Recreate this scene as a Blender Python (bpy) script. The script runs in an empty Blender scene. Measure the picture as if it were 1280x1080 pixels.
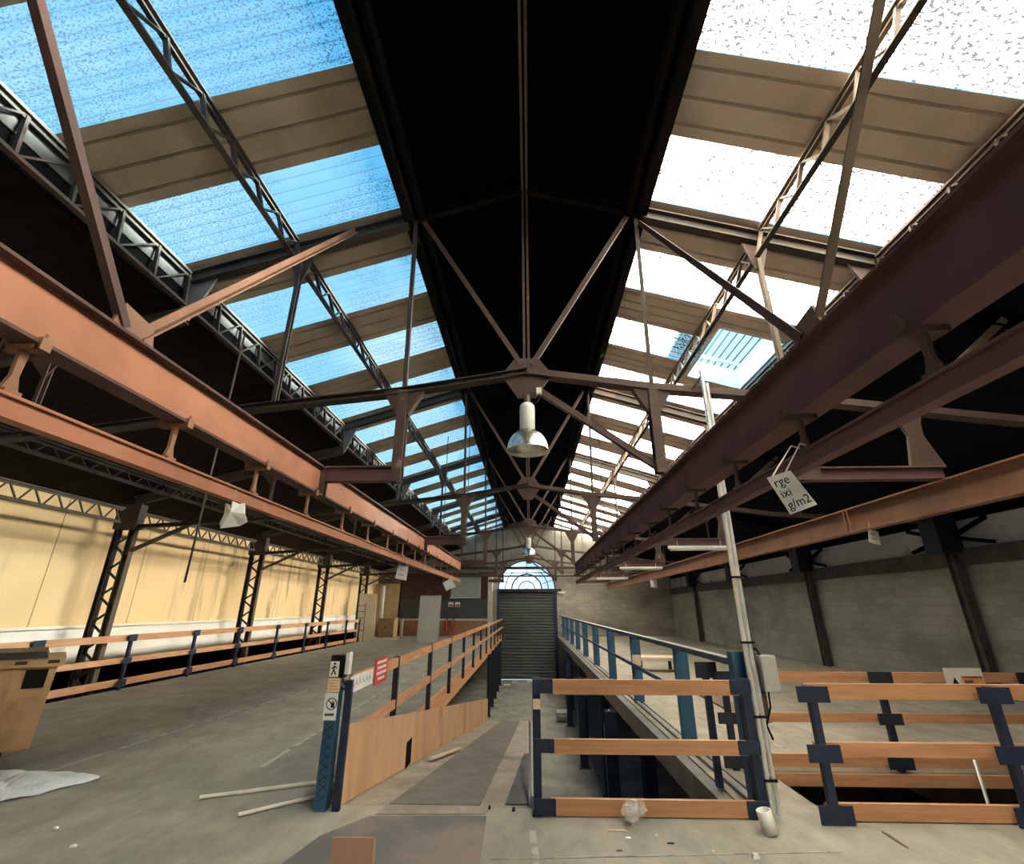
import bpy, math, random
from mathutils import Vector, Matrix
random.seed(7)
R = math.radians
scn = bpy.context.scene
COL = scn.collection
H = 1.63                      # eye height above the deck
TY = [4.95, 10.4, 15.85, 21.3, 26.75]   # roof trusses
YE = 31.7                     # end wall
LOW = -2.45                   # lower floor level
SL = .314                     # roof pitch

# ------------------------------------------------------------------ materials
def nt(name):
    m = bpy.data.materials.new(name); m.use_nodes = True
    n = m.node_tree; n.nodes.clear()
    out = n.nodes.new('ShaderNodeOutputMaterial')
    return m, n, out
def N(n, t, **kw):
    x = n.nodes.new(t)
    for k, v in kw.items():
        if k in x.inputs: x.inputs[k].default_value = v
        else: setattr(x, k, v)
    return x
def ramp(n, stops, src):
    r = n.nodes.new('ShaderNodeValToRGB')
    el = r.color_ramp.elements
    while len(el) < len(stops): el.new(.5)
    for e, (p, c) in zip(el, stops):
        e.position = p; e.color = (*c, 1) if len(c) == 3 else c
    n.links.new(src, r.inputs[0]); return r
def mixc(n, f, a, b, mode='MIX'):
    m = n.nodes.new('ShaderNodeMix'); m.data_type = 'RGBA'; m.blend_type = mode
    for i, v in ((0, f), (6, a), (7, b)):
        if isinstance(v, (int, float)): m.inputs[i].default_value = v
        elif isinstance(v, tuple): m.inputs[i].default_value = (*v, 1)
        else: n.links.new(v, m.inputs[i])
    return m.outputs[2]
def coords(n, scale=(1, 1, 1), loc=(0, 0, 0)):
    g = n.nodes.new('ShaderNodeNewGeometry')
    mp = n.nodes.new('ShaderNodeMapping'); mp.inputs['Scale'].default_value = scale; mp.inputs['Location'].default_value = loc
    n.links.new(g.outputs['Position'], mp.inputs[0]); return mp.outputs[0]
def noise(n, vec, scale, detail=4, rough=.55):
    x = N(n, 'ShaderNodeTexNoise', Scale=scale, Detail=detail, Roughness=rough)
    n.links.new(vec, x.inputs['Vector']); return x.outputs['Fac']
def surf(name, a, b, scale=3, rough=.7, metal=0, stretch=(1, 1, 1), c=None, cs=.8, cp=(.55, .7), bump=.15, bscale=40, lo=.35, hi=.65, fine=False):
    """mottled surface: colours a/b by noise, blotches of c on top"""
    m, n, out = nt(name)
    v = coords(n, stretch)
    col = ramp(n, [(lo, a), (hi, b)], noise(n, v, scale)).outputs[0]
    if c:
        f = ramp(n, [(cp[0], (0, 0, 0)), (cp[1], (1, 1, 1))], noise(n, coords(n, stretch, (7, 3, 1)), cs, 5, .65)).outputs[0]
        col = mixc(n, f, col, c)
    if fine:
        f1 = ramp(n, [(.30, (.72, .71, .70)), (.52, (1, 1, 1)), (.74, (1.22, 1.2, 1.16))], noise(n, coords(n, (1.6, .7, 1), (2, 5, 0)), 2.6, 8, .72)).outputs[0]
        col = mixc(n, 1.0, col, f1, 'MULTIPLY')
    p = N(n, 'ShaderNodeBsdfPrincipled', Roughness=rough, Metallic=metal)
    if max(b) < .025: p.inputs['Specular IOR Level'].default_value = .06     # near-black surfaces: no sheen
    n.links.new(col, p.inputs['Base Color'])
    if bump:
        bp = N(n, 'ShaderNodeBump', Strength=bump, Distance=.01)
        n.links.new(noise(n, v, bscale, 3), bp.inputs['Height']); n.links.new(bp.outputs[0], p.inputs['Normal'])
    n.links.new(p.outputs[0], out.inputs[0]); return m
def flat(name, c, rough=.6, metal=0):
    return surf(name, tuple(x * .9 for x in c), tuple(min(1, x * 1.08) for x in c), 6, rough, metal, bump=0)
M = {}
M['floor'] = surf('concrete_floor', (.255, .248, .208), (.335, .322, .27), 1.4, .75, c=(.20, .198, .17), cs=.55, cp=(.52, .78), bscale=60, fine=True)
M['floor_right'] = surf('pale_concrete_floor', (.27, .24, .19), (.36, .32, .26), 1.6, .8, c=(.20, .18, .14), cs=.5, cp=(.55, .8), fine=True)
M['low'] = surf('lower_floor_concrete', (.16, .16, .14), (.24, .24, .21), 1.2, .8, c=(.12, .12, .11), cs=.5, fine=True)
M['ramp'] = surf('ramp_concrete', (.24, .21, .17), (.32, .29, .24), 2, .8, c=(.17, .16, .13), cs=.7, fine=True)
M['mat'] = surf('ramp_strip', (.11, .105, .09), (.15, .14, .12), 3, .7, c=(.09, .085, .075), cs=1, fine=True)
M['plate'] = surf('worn_plate', (.18, .16, .15), (.22, .17, .14), 3, .6, c=(.11, .11, .115), cs=1.6, cp=(.45, .6))
M['line'] = surf('worn_paint', (.42, .40, .36), (.22, .20, .17), 5, .8, bump=0, lo=.5, hi=.62)
M['end'] = surf('sooty_plaster', (.20, .19, .155), (.33, .31, .26), 1.3, .9, c=(.09, .085, .075), cs=.35, cp=(.5, .75), bscale=20)
M['gable'] = surf('gable_concrete', (.19, .18, .155), (.26, .25, .21), 2, .9, c=(.12, .11, .09), cs=.5)
M['dark'] = surf('dark_void', (.002, .002, .0025), (.004, .004, .004), 2, .9, bump=0)  # near-black colour stands in for the shade inside recesses and gaps
M['slabedge'] = surf('slab_edge_concrete', (.17, .165, .16), (.25, .24, .23), 3, .7)
M['gutter'] = surf('gutter_face_sheet', (.06, .06, .058), (.09, .09, .085), 2, .8)
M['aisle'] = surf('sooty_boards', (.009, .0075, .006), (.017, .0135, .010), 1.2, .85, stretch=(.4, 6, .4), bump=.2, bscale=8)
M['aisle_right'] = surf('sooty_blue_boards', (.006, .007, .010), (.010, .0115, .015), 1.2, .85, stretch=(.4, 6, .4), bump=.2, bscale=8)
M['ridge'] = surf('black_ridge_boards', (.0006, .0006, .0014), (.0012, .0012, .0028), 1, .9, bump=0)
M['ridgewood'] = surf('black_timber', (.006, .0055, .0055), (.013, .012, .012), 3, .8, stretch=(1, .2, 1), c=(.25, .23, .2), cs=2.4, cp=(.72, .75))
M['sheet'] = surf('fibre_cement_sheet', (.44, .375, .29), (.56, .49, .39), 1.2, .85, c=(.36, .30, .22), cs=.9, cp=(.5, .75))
M['sheet_lit'] = surf('fibre_cement_sheet_lit', (.62, .535, .46), (.72, .63, .55), 1.2, .85, c=(.52, .44, .37), cs=.9, cp=(.5, .75))  # same sheeting, lightened because the right slope catches more light
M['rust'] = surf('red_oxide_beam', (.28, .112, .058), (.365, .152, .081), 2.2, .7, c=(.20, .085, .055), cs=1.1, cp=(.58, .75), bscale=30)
M['rust_shaded'] = surf('red_oxide_shaded', (.095, .046, .046), (.135, .067, .065), 2.2, .75, c=(.16, .11, .075), cs=4, cp=(.66, .74), bscale=30)  # same red oxide as the left beam, shade of the backlit side put in
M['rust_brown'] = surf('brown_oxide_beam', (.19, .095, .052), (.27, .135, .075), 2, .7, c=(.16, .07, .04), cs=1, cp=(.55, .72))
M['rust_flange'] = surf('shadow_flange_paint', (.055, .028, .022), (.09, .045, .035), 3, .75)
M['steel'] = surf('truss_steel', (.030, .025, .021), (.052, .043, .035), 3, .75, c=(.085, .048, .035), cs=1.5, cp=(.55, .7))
M['steel_dark'] = surf('dark_girder_steel', (.012, .010, .008), (.022, .018, .014), 3, .8)  # near-black steel for the girders under the left aisle roof
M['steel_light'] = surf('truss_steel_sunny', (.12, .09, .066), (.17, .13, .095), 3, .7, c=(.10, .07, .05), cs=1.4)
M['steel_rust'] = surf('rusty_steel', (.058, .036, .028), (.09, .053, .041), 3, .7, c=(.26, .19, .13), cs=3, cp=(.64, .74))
M['column'] = surf('column_steel', (.065, .05, .035), (.10, .08, .055), 3, .75)
M['column_dark'] = surf('wall_post_concrete', (.05, .045, .04), (.085, .075, .065), 3, .85)
M['ochre'] = None
M['white_band'] = surf('white_ledge_paint', (.70, .67, .56), (.82, .78, .67), 2, .7, stretch=(1, .6, 2), c=(.33, .30, .24), cs=1.2, cp=(.6, .75))
M['wood_x'] = surf('orange_board_x', (.42, .205, .098), (.55, .285, .145), 5, .6, stretch=(.35, 6, 6), c=(.30, .12, .05), cs=3, cp=(.66, .72), bump=.08)
M['wood_y'] = surf('orange_board_y', (.44, .21, .10), (.60, .31, .16), 5, .6, stretch=(6, .35, 6), c=(.34, .15, .075), cs=2.5, cp=(.66, .74), bump=.08)
M['ply'] = surf('plywood_sheet', (.48, .28, .155), (.60, .37, .215), 1.5, .7, stretch=(1, 1, .35), c=(.36, .19, .10), cs=1.8, cp=(.55, .72), bump=.08)
M['navy'] = flat('navy_paint', (.009, .020, .050), .5)
M['navy_deep'] = flat('navy_black_paint', (.008, .013, .026), .55)
M['blue'] = surf('petrol_blue_paint', (.015, .072, .140), (.025, .100, .180), 4, .5, c=(.05, .07, .08), cs=3, cp=(.62, .7))
M['rail_top'] = flat('worn_grey_blue_tube', (.22, .26, .29), .4, .3)
M['galv'] = flat('galvanised_pipe', (.72, .73, .73), .32, .6)
M['pipewhite'] = flat('cream_painted_pipe', (.70, .67, .60), .5)
M['white'] = flat('white_plastic', (.72, .72, .69), .45)
M['paper'] = flat('white_paper', (.70, .71, .70), .8)
M['grey_box'] = flat('grey_plastic', (.40, .40, .37), .5)
M['black'] = flat('black_plastic', (.012, .012, .012), .5)
M['red'] = flat('red_sign_paint', (.52, .035, .04), .5)
M['redext'] = flat('red_extinguisher', (.55, .05, .025), .35)
M['orange_label'] = flat('orange_label', (.75, .33, .10), .6)
M['cream_label'] = flat('cream_label', (.75, .58, .42), .6)
M['bin'] = surf('ochre_bin_plastic', (.56, .34, .165), (.63, .39, .19), 2, .5, c=(.40, .235, .10), cs=1, bump=.05)
M['bin_lid'] = flat('dark_bin_lid', (.035, .025, .018), .5)
M['card'] = surf('cardboard', (.36, .22, .145), (.41, .26, .175), 3, .85)
M['door'] = surf('pale_door_panel', (.50, .55, .53), (.57, .61, .58), 1, .6, bump=0)
M['beige'] = surf('beige_panel', (.38, .31, .20), (.45, .37, .25), 1, .7, bump=0)
M['maroon'] = surf('maroon_panel', (.050, .020, .016), (.075, .03, .024), 2, .6)
M['slate'] = surf('slate_green_panel', (.055, .070, .066), (.075, .09, .085), 2, .7)
M['brick'] = surf('orange_low_panel', (.30, .14, .075), (.40, .20, .11), 2, .8)
M['skirt'] = flat('pale_trim', (.55, .52, .45), .6)
M['screen'] = flat('pale_green_panel', (.34, .42, .37), .5)
M['cabinet'] = surf('old_wood_cabinet', (.26, .155, .065), (.36, .22, .10), 3, .6, stretch=(4, 1, 1))
M['gold'] = surf('glossy_tan_board', (.40, .29, .14), (.50, .38, .20), 2, .35)
M['shutter'] = surf('grey_shutter_steel', (.085, .095, .09), (.115, .125, .115), .6, .5, .4, c=(.10, .115, .105), cs=.4, bump=0)
M['alu'] = surf('spun_aluminium', (.55, .55, .50), (.70, .70, .64), 4, .25, .85, bump=0)
M['lampwhite'] = flat('lamp_gear_white', (.62, .66, .62), .45)
M['glassbulb'] = flat('frosted_bulb', (.7, .7, .65), .3)
M['bandgrey'] = surf('grey_band_sheet', (.40, .41, .42), (.48, .49, .50), 1, .7, c=(.2, .2, .2), cs=1)
M['tube'] = flat('tube_white', (.75, .76, .72), .4)
M['concrete_block'] = surf('loose_concrete', (.30, .29, .27), (.38, .37, .34), 4, .85)
M['dark_band'] = surf('blackish_strip', (.045, .048, .052), (.085, .086, .085), 2, .8)
M['plank'] = surf('brown_plank', (.13, .085, .06), (.18, .12, .085), 4, .75)
M['pallet'] = surf('pale_pallet_wood', (.55, .45, .32), (.65, .55, .42), 3, .7)

def ochre():
    m, n, out = nt('ochre_boards')
    base = ramp(n, [(.3, (.74, .52, .25)), (.7, (.83, .60, .31))], noise(n, coords(n, (1, .5, .5)), 1.2)).outputs[0]
    dirt = ramp(n, [(.52, (0, 0, 0)), (.66, (.9, .9, .9))], noise(n, coords(n, (1, 2.2, .34)), 1.0, 5, .6)).outputs[0]
    # run-down stains gather on the boards further along the wall
    g = n.nodes.new('ShaderNodeNewGeometry'); s = n.nodes.new('ShaderNodeSeparateXYZ'); n.links.new(g.outputs['Position'], s.inputs[0])
    mr = N(n, 'ShaderNodeMapRange'); mr.inputs[1].default_value = 12; mr.inputs[2].default_value = 19
    mr.inputs[3].default_value = .25; mr.inputs[4].default_value = 1
    n.links.new(s.outputs[1], mr.inputs[0])
    mu = N(n, 'ShaderNodeMath', operation='MULTIPLY'); n.links.new(dirt, mu.inputs[0]); n.links.new(mr.outputs[0], mu.inputs[1])
    col = mixc(n, mu.outputs[0], base, (.24, .18, .095))
    # board seams every 2.4 m
    md = N(n, 'ShaderNodeMath', operation='PINGPONG'); md.inputs[1].default_value = 1.2; n.links.new(s.outputs[1], md.inputs[0])
    lt = N(n, 'ShaderNodeMath', operation='LESS_THAN'); lt.inputs[1].default_value = .012; n.links.new(md.outputs[0], lt.inputs[0])
    col = mixc(n, lt.outputs[0], col, (.30, .19, .08))
    p = N(n, 'ShaderNodeBsdfPrincipled', Roughness=.7); n.links.new(col, p.inputs['Base Color']); n.links.new(p.outputs[0], out.inputs[0])
    return m
M['ochre'] = ochre()
def blockwall(name, a, b, mortar, plane='yz'):
    m, n, out = nt(name)
    g = n.nodes.new('ShaderNodeNewGeometry'); s = n.nodes.new('ShaderNodeSeparateXYZ'); n.links.new(g.outputs['Position'], s.inputs[0])
    cb = n.nodes.new('ShaderNodeCombineXYZ')
    n.links.new(s.outputs[1 if plane == 'yz' else 0], cb.inputs[0]); n.links.new(s.outputs[2], cb.inputs[1])
    br = N(n, 'ShaderNodeTexBrick', Scale=1.0); br.inputs['Brick Width'].default_value = .5; br.inputs['Row Height'].default_value = .21
    br.inputs['Mortar Size'].default_value = .012; br.inputs['Mortar Smooth'].default_value = .5
    br.inputs['Color1'].default_value = (*a, 1); br.inputs['Color2'].default_value = (*b, 1); br.inputs['Mortar'].default_value = (*mortar, 1)
    n.links.new(cb.outputs[0], br.inputs['Vector'])
    f = ramp(n, [(.42, (0, 0, 0)), (.7, (1, 1, 1))], noise(n, coords(n, (.5, .5, 1)), .9, 6, .65)).outputs[0]
    col = mixc(n, f, br.outputs['Color'], tuple(x * .6 for x in a))
    p = N(n, 'ShaderNodeBsdfPrincipled', Roughness=.9); n.links.new(col, p.inputs['Base Color'])
    bp = N(n, 'ShaderNodeBump', Strength=.5, Distance=.02); n.links.new(br.outputs['Fac'], bp.inputs['Height']); bp.invert = True
    n.links.new(bp.outputs[0], p.inputs['Normal']); n.links.new(p.outputs[0], out.inputs[0]); return m
M['blocks'] = blockwall('grey_blocks', (.30, .315, .285), (.36, .375, .34), (.27, .28, .255))
M['blocks_end'] = blockwall('pale_blocks', (.36, .345, .29), (.44, .42, .36), (.30, .285, .24), 'xz')

def pane(name, clear, tint, milk, speck, spcol, thr, sc, rib=.42, bg=(.40, .50)):
    """dew-covered translucent sheet: part of the light goes straight through, the rest is scattered"""
    m, n, out = nt(name)
    tr = N(n, 'ShaderNodeBsdfTransparent'); tr.inputs[0].default_value = (*tint, 1)
    tl = N(n, 'ShaderNodeBsdfTranslucent'); tl.inputs[0].default_value = (*milk, 1)
    mx = n.nodes.new('ShaderNodeMixShader'); mx.inputs[0].default_value = 1 - clear
    n.links.new(tr.outputs[0], mx.inputs[1]); n.links.new(tl.outputs[0], mx.inputs[2])
    # droplets and dirt specks
    va = coords(n, (1, 1.5, 1))
    d = ramp(n, [(thr, (0, 0, 0)), (thr + .05, (speck,) * 3)], noise(n, va, sc, 3, .6)).outputs[0]
    big = ramp(n, [(bg[0], (0, 0, 0)), (bg[1], (1, 1, 1))], noise(n, coords(n, (1, 1, 1)), .9, 3)).outputs[0]
    mu = mixc(n, 1.0, d, big, 'MULTIPLY')
    sp = N(n, 'ShaderNodeBsdfTranslucent'); sp.inputs[0].default_value = (*spcol, 1)
    mx2 = n.nodes.new('ShaderNodeMixShader'); n.links.new(mu, mx2.inputs[0])
    n.links.new(mx.outputs[0], mx2.inputs[1]); n.links.new(sp.outputs[0], mx2.inputs[2])
    # grime along each corrugation valley (sheet ribs every 0.155 m)
    g = n.nodes.new('ShaderNodeNewGeometry'); s = n.nodes.new('ShaderNodeSeparateXYZ'); n.links.new(g.outputs['Position'], s.inputs[0])
    ad = N(n, 'ShaderNodeMath', operation='ADD'); ad.inputs[1].default_value = 100 - 3.92; n.links.new(s.outputs[1], ad.inputs[0])
    pp = N(n, 'ShaderNodeMath', operation='PINGPONG'); pp.inputs[1].default_value = .0775; n.links.new(ad.outputs[0], pp.inputs[0])
    ln = ramp(n, [(0, (rib,) * 3), (.16, (0, 0, 0))], N(n, 'ShaderNodeMath', operation='MULTIPLY').outputs[0])
    mm = ln.inputs[0].links[0].from_node; mm.inputs[1].default_value = 12.9; n.links.new(pp.outputs[0], mm.inputs[0])
    mx3 = n.nodes.new('ShaderNodeMixShader'); n.links.new(ln.outputs[0], mx3.inputs[0])
    n.links.new(mx2.outputs[0], mx3.inputs[1]); n.links.new(sp.outputs[0], mx3.inputs[2])
    n.links.new(mx3.outputs[0], out.inputs[0]); return m
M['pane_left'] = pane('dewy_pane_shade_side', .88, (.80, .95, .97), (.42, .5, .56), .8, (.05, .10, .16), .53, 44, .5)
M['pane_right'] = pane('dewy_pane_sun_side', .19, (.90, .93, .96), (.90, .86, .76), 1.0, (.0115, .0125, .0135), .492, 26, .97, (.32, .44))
def clear_pane(name, tint, milk=.1):
    m, n, out = nt(name)
    tr = N(n, 'ShaderNodeBsdfTransparent'); tr.inputs[0].default_value = (*tint, 1)
    tl = N(n, 'ShaderNodeBsdfTranslucent'); tl.inputs[0].default_value = (.6, .75, .9, 1)
    mx = n.nodes.new('ShaderNodeMixShader'); mx.inputs[0].default_value = milk
    n.links.new(tr.outputs[0], mx.inputs[1]); n.links.new(tl.outputs[0], mx.inputs[2]); n.links.new(mx.outputs[0], out.inputs[0]); return m
M['hatch_glass'] = clear_pane('hatch_glass', (.62, .86, 1.0), .02)
M['fan_glass'] = clear_pane('fanlight_glass', (.9, .95, 1.0), .12)
def film(name, c, a):
    m, n, out = nt(name)
    p = N(n, 'ShaderNodeBsdfPrincipled', Roughness=.3); p.inputs['Base Color'].default_value = (*c, 1); p.inputs['Alpha'].default_value = a
    n.links.new(p.outputs[0], out.inputs[0]); return m
M['film'] = film('clear_polythene', (.94, .98, 1.0), .85)
M['clearplastic'] = film('clear_plastic', (.85, .87, .84), .22)

# ------------------------------------------------------------------ mesh helpers
ORG = {}
class MB:
    def __init__(s): s.v = []; s.f = []
    def add(s, vs, fs):
        o = len(s.v); s.v += [Vector(x) for x in vs]; s.f += [[i + o for i in f] for f in fs]; return s
    def box(s, x0, x1, y0, y1, z0, z1):
        return s.add([(x0, y0, z0), (x1, y0, z0), (x1, y1, z0), (x0, y1, z0), (x0, y0, z1), (x1, y0, z1), (x1, y1, z1), (x0, y1, z1)],
                     [(0, 3, 2, 1), (4, 5, 6, 7), (0, 1, 5, 4), (1, 2, 6, 5), (2, 3, 7, 6), (3, 0, 4, 7)])
    def sect(s, p, q, pts, up=(0, 0, 1), closed=True):
        p, q = Vector(p), Vector(q); d = (q - p).normalized(); u = Vector(up)
        sd = d.cross(u)
        if sd.length < 1e-4: sd = d.cross(Vector((1, 0, 0)))
        sd.normalize(); u = sd.cross(d).normalized(); k = len(pts)
        vs = [e + sd * a + u * b for e in (p, q) for a, b in pts]
        fs = [(i, (i + 1) % k, k + (i + 1) % k, k + i) for i in range(k)]
        fs += [tuple(range(k))[::-1], tuple(range(k, 2 * k))]
        return s.add(vs, fs)
    def bar(s, p, q, w, h=None, up=(0, 0, 1)):
        h = h or w; a, b = w / 2, h / 2
        return s.sect(p, q, [(-a, -b), (a, -b), (a, b), (-a, b)], up)
    def ibeam(s, p, q, w, h, tf=.02, tw=.014, up=(0, 0, 1)):
        a, b, t = w / 2, h / 2, tw / 2
        return s.sect(p, q, [(-a, -b), (a, -b), (a, -b + tf), (t, -b + tf), (t, b - tf), (a, b - tf), (a, b), (-a, b), (-a, b - tf), (-t, b - tf), (-t, -b + tf), (-a, -b + tf)], up)
    def angle(s, p, q, a, t=.012, up=(0, 0, 1), flip=1):
        h = a / 2
        pts = [(-h, -h), (h, -h), (h, -h + t), (-h + t, -h + t), (-h + t, h), (-h, h)]
        if flip < 0: pts = [(-x, y) for x, y in pts][::-1]
        return s.sect(p, q, pts, up)
    def tube(s, p, q, r, n=10, up=(0, 0, 1)):
        return s.sect(p, q, [(r * math.cos(2 * math.pi * i / n), r * math.sin(2 * math.pi * i / n)) for i in range(n)], up)
    def path(s, pts, r, n=8):
        for a, b in zip(pts, pts[1:]): s.tube(a, b, r, n)
        return s
    def prism(s, pts, off):
        """extrude a planar polygon (3-D points) by off"""
        off = Vector(off); k = len(pts); vs = [Vector(x) for x in pts]; vs += [x + off for x in vs]
        return s.add(vs, [tuple(range(k))[::-1], tuple(range(k, 2 * k))] + [(i, (i + 1) % k, k + (i + 1) % k, k + i) for i in range(k)])
    def lathe(s, c, prof, n=28, axis='z'):
        c = Vector(c); k = len(prof); vs = []
        for j in range(n):
            a = 2 * math.pi * j / n
            for r, z in prof: vs.append(c + Vector((r * math.cos(a), r * math.sin(a), z)))
        fs = [(j * k + i, ((j + 1) % n) * k + i, ((j + 1) % n) * k + i + 1, j * k + i + 1) for j in range(n) for i in range(k - 1)]
        return s.add(vs, fs)
    def sphere(s, c, r, n=10):
        c = Vector(c)
        return s.lathe(c, [(max(1e-4, r * math.sin(math.pi * i / n)), -r * math.cos(math.pi * i / n)) for i in range(n + 1)], n)
    def build(s, name, mat, parent=None, origin=None, smooth=False, label=None):
        if parent is not None: base = ORG[parent.name]
        elif origin is not None: base = Vector(origin)
        else:
            lo = [min(v[i] for v in s.v) for i in range(3)]; hi = [max(v[i] for v in s.v) for i in range(3)]
            base = Vector(((lo[0] + hi[0]) / 2, (lo[1] + hi[1]) / 2, lo[2]))
        me = bpy.data.meshes.new(name); me.from_pydata([v - base for v in s.v], [], s.f); me.update()
        me.materials.append(M[mat] if isinstance(mat, str) else mat)
        import bmesh
        bm = bmesh.new(); bm.from_mesh(me); bmesh.ops.recalc_face_normals(bm, faces=bm.faces); bm.to_mesh(me); bm.free()
        if smooth:
            for p in me.polygons: p.use_smooth = True
        o = bpy.data.objects.new(name, me); COL.objects.link(o)
        if parent is not None: o.parent = parent
        else: o.location = base
        ORG[o.name] = base if parent is None else ORG[parent.name]
        if label: o['label'] = label
        return o
def tag(o, label, cat, group=None):
    o['label'] = label; o['category'] = cat
    if group: o['group'] = group
    return o
def thing(name, loc, label, cat, group=None):
    o = bpy.data.objects.new(name, None); COL.objects.link(o); o.location = loc; o.empty_display_size = .1
    ORG[o.name] = Vector(loc); return tag(o, label, cat, group)
def struct(o): o['kind'] = 'structure'; return o
def dup(root, delta, label=None, group=None):
    def cp(o, par):
        c = o.copy(); COL.objects.link(c)
        if par: c.parent = par
        for ch in o.children: cp(ch, c)
        return c
    r = cp(root, None); r.location = root.location + Vector(delta)
    ORG[r.name] = ORG[root.name] + Vector(delta)
    if label: r['label'] = label
    if group: r['group'] = group
    return r
def text(parent, name, body, size, mat, origin, ux, uy, lift=.002, align='LEFT', shear=0):
    """flat lettering: origin = lower left, ux / uy = directions of the line and of the letter height"""
    cu = bpy.data.curves.new(name, 'FONT'); cu.body = body; cu.size = size; cu.align_x = align; cu.shear = shear; cu.extrude = .0006; cu.resolution_u = 3
    to = bpy.data.objects.new(name, cu); COL.objects.link(to)
    bpy.context.view_layer.update()
    dg = bpy.context.evaluated_depsgraph_get()
    me = bpy.data.meshes.new_from_object(to.evaluated_get(dg)); bpy.data.objects.remove(to)
    ux, uy = Vector(ux).normalized(), Vector(uy).normalized(); uz = ux.cross(uy).normalized()
    base = ORG[parent.name] if parent is not None else Vector((0, 0, 0))
    for v in me.vertices: v.co = Vector(origin) + ux * v.co.x + uy * v.co.y + uz * (v.co.z + lift) - base
    me.materials.clear(); me.materials.append(M[mat])
    o = bpy.data.objects.new(name, me); COL.objects.link(o); o.parent = parent; ORG[o.name] = base
    return o

# ------------------------------------------------------------------ the setting
def roof_z(x):
    a = abs(x)
    return 6.82 - SL * (a - 1.62) if a <= 4.5 else 5.33 - .27 * (a - 4.5)
XL, XR = -9.9, 9.05
m = MB()
m.box(XL, XR, -7, 4.95, -.25, 0); m.box(-8.82, -1.8, 4.95, 25.7, -.25, 0); m.box(XL, -1.8, 25.7, YE, -.25, 0)
struct(m.build('floor', 'floor', origin=(0, 0, 0)))
m = MB()
m.box(1.85, 2.5, 4.95, 6.05, -.14, 0); m.box(1.85, XR, 6.05, YE, -.14, 0); m.box(7.2, XR, 4.95, 6.05, -.25, 0)
struct(m.build('floor_right', 'floor_right', origin=(0, 0, 0)))
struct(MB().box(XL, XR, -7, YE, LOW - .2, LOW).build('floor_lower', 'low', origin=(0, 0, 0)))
# ramp going down from the deck to the shutter
RS = .155; RY = 4.95 - LOW / RS
m = MB(); m.prism([(-1.8, 4.95, 0), (-1.8, RY, LOW), (-1.8, RY, LOW - .15), (-1.8, 4.95, -.25)], (1.85, 0, 0))
struct(m.build('floor_ramp', 'ramp', origin=(0, 0, 0)))
def rz(y): return max(LOW, -RS * (y - 4.95))
# side walls
def wall_x(name, x0, x1, parts):
    for i, (z0, z1, mat) in enumerate(parts):
        struct(MB().box(x0, x1, -7, YE + .3, z0, z1).build(name if i == 0 else name, mat, origin=(0, 0, 0)))
struct(MB().box(XL - .25, XL, -7, YE + .3, 1.25, 4.1).build('wall_left', 'ochre', origin=(0, 0, 0)))
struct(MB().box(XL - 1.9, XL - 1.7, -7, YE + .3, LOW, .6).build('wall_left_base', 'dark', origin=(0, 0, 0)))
struct(MB().box(XL - 1.8, XL - .2, -7, YE + .3, .53, .6).build('trim_25', 'dark', origin=(0, 0, 0)))
struct(MB().box(XL - 1.9, XL - .2, YE, YE + .3, LOW, .6).build('trim_26', 'dark', origin=(0, 0, 0)))
struct(MB().box(XL - 1.9, XL - .2, -7.25, -7, LOW, .6).build('trim_27', 'dark', origin=(0, 0, 0)))
struct(MB().box(XL - 1.9, XL, -7, YE, LOW - .2, LOW).build('trim_28', 'dark', origin=(0, 0, 0)))
struct(MB().box(XL - .25, XL + .05, -7, YE, .52, 1.25).build('trim_1', 'white_band', origin=(0, 0, 0)))
struct(MB().box(XL, XL + .10, -7, YE, 1.22, 1.27).build('trim_2', 'white_band', origin=(0, 0, 0)))
struct(MB().box(XL, XL + .08, -7, YE, .96, 1.0).build('trim_3', 'column', origin=(0, 0, 0)))
struct(MB().box(XR, XR + .25, -7, YE + .3, LOW, 2.45).build('wall_right', 'blocks', origin=(0, 0, 0)))
struct(MB().box(XR - .12, XR + .25, -7, YE, 2.45, 2.78).build('trim_4', 'column_dark', origin=(0, 0, 0)))
struct(MB().box(XR, XR + .25, -7, YE + .3, 2.78, 3.35).build('wall_right_band', 'bandgrey', origin=(0, 0, 0)))
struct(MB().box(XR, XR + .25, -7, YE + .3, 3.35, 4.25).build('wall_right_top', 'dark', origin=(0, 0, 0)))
# end wall with the arched gateway
AX, AR, AZ = -.17, 1.86, 2.72
xs = [XL - .25, -8.3, -4.55, -4.45]
n_arc = 24
arc = [(AX - AR * math.cos(math.pi * i / n_arc), AZ + AR * math.sin(math.pi * i / n_arc)) for i in range(n_arc + 1)]
def endpiece(x0, x1, zlo, zhi, mat, name):
    def sub(a, b):
        mb.prism([(a, YE, zlo(a)), (b, YE, zlo(b)), (b, YE, zhi(b)), (a, YE, zhi(a))], (0, .3, 0))
    mb = MB(); cuts = [x0]
    for c in (-7.2, -4.5, -1.62, 0, 1.62, 4.5, 7.2):
        if x0 < c < x1: cuts.append(c)
    cuts.append(x1)
    for a, b in zip(cuts, cuts[1:]):
        e = 1e-4; sub(a + e, b - e)
    return struct(mb.build(name, mat, origin=(0, 0, 0)))
top = lambda x: roof_z(x) + .05
zz = 3.7
endpiece(XL - .25, AX - AR, lambda x: LOW, lambda x: zz, 'end', 'wall_end')
endpiece(AX + AR, XR + .25, lambda x: LOW, lambda x: zz, 'blocks_end', 'wall_end_right')
mb = MB()
for (xa, za), (xb, zb) in zip(arc, arc[1:]):
    mb.prism([(xa, YE, za), (xb, YE, zb), (xb, YE, max(zb, 4.65)), (xa, YE, max(za, 4.65))], (0, .3, 0))
struct(mb.build('wall_end_arch', 'gable', origin=(0, 0, 0)))
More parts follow.
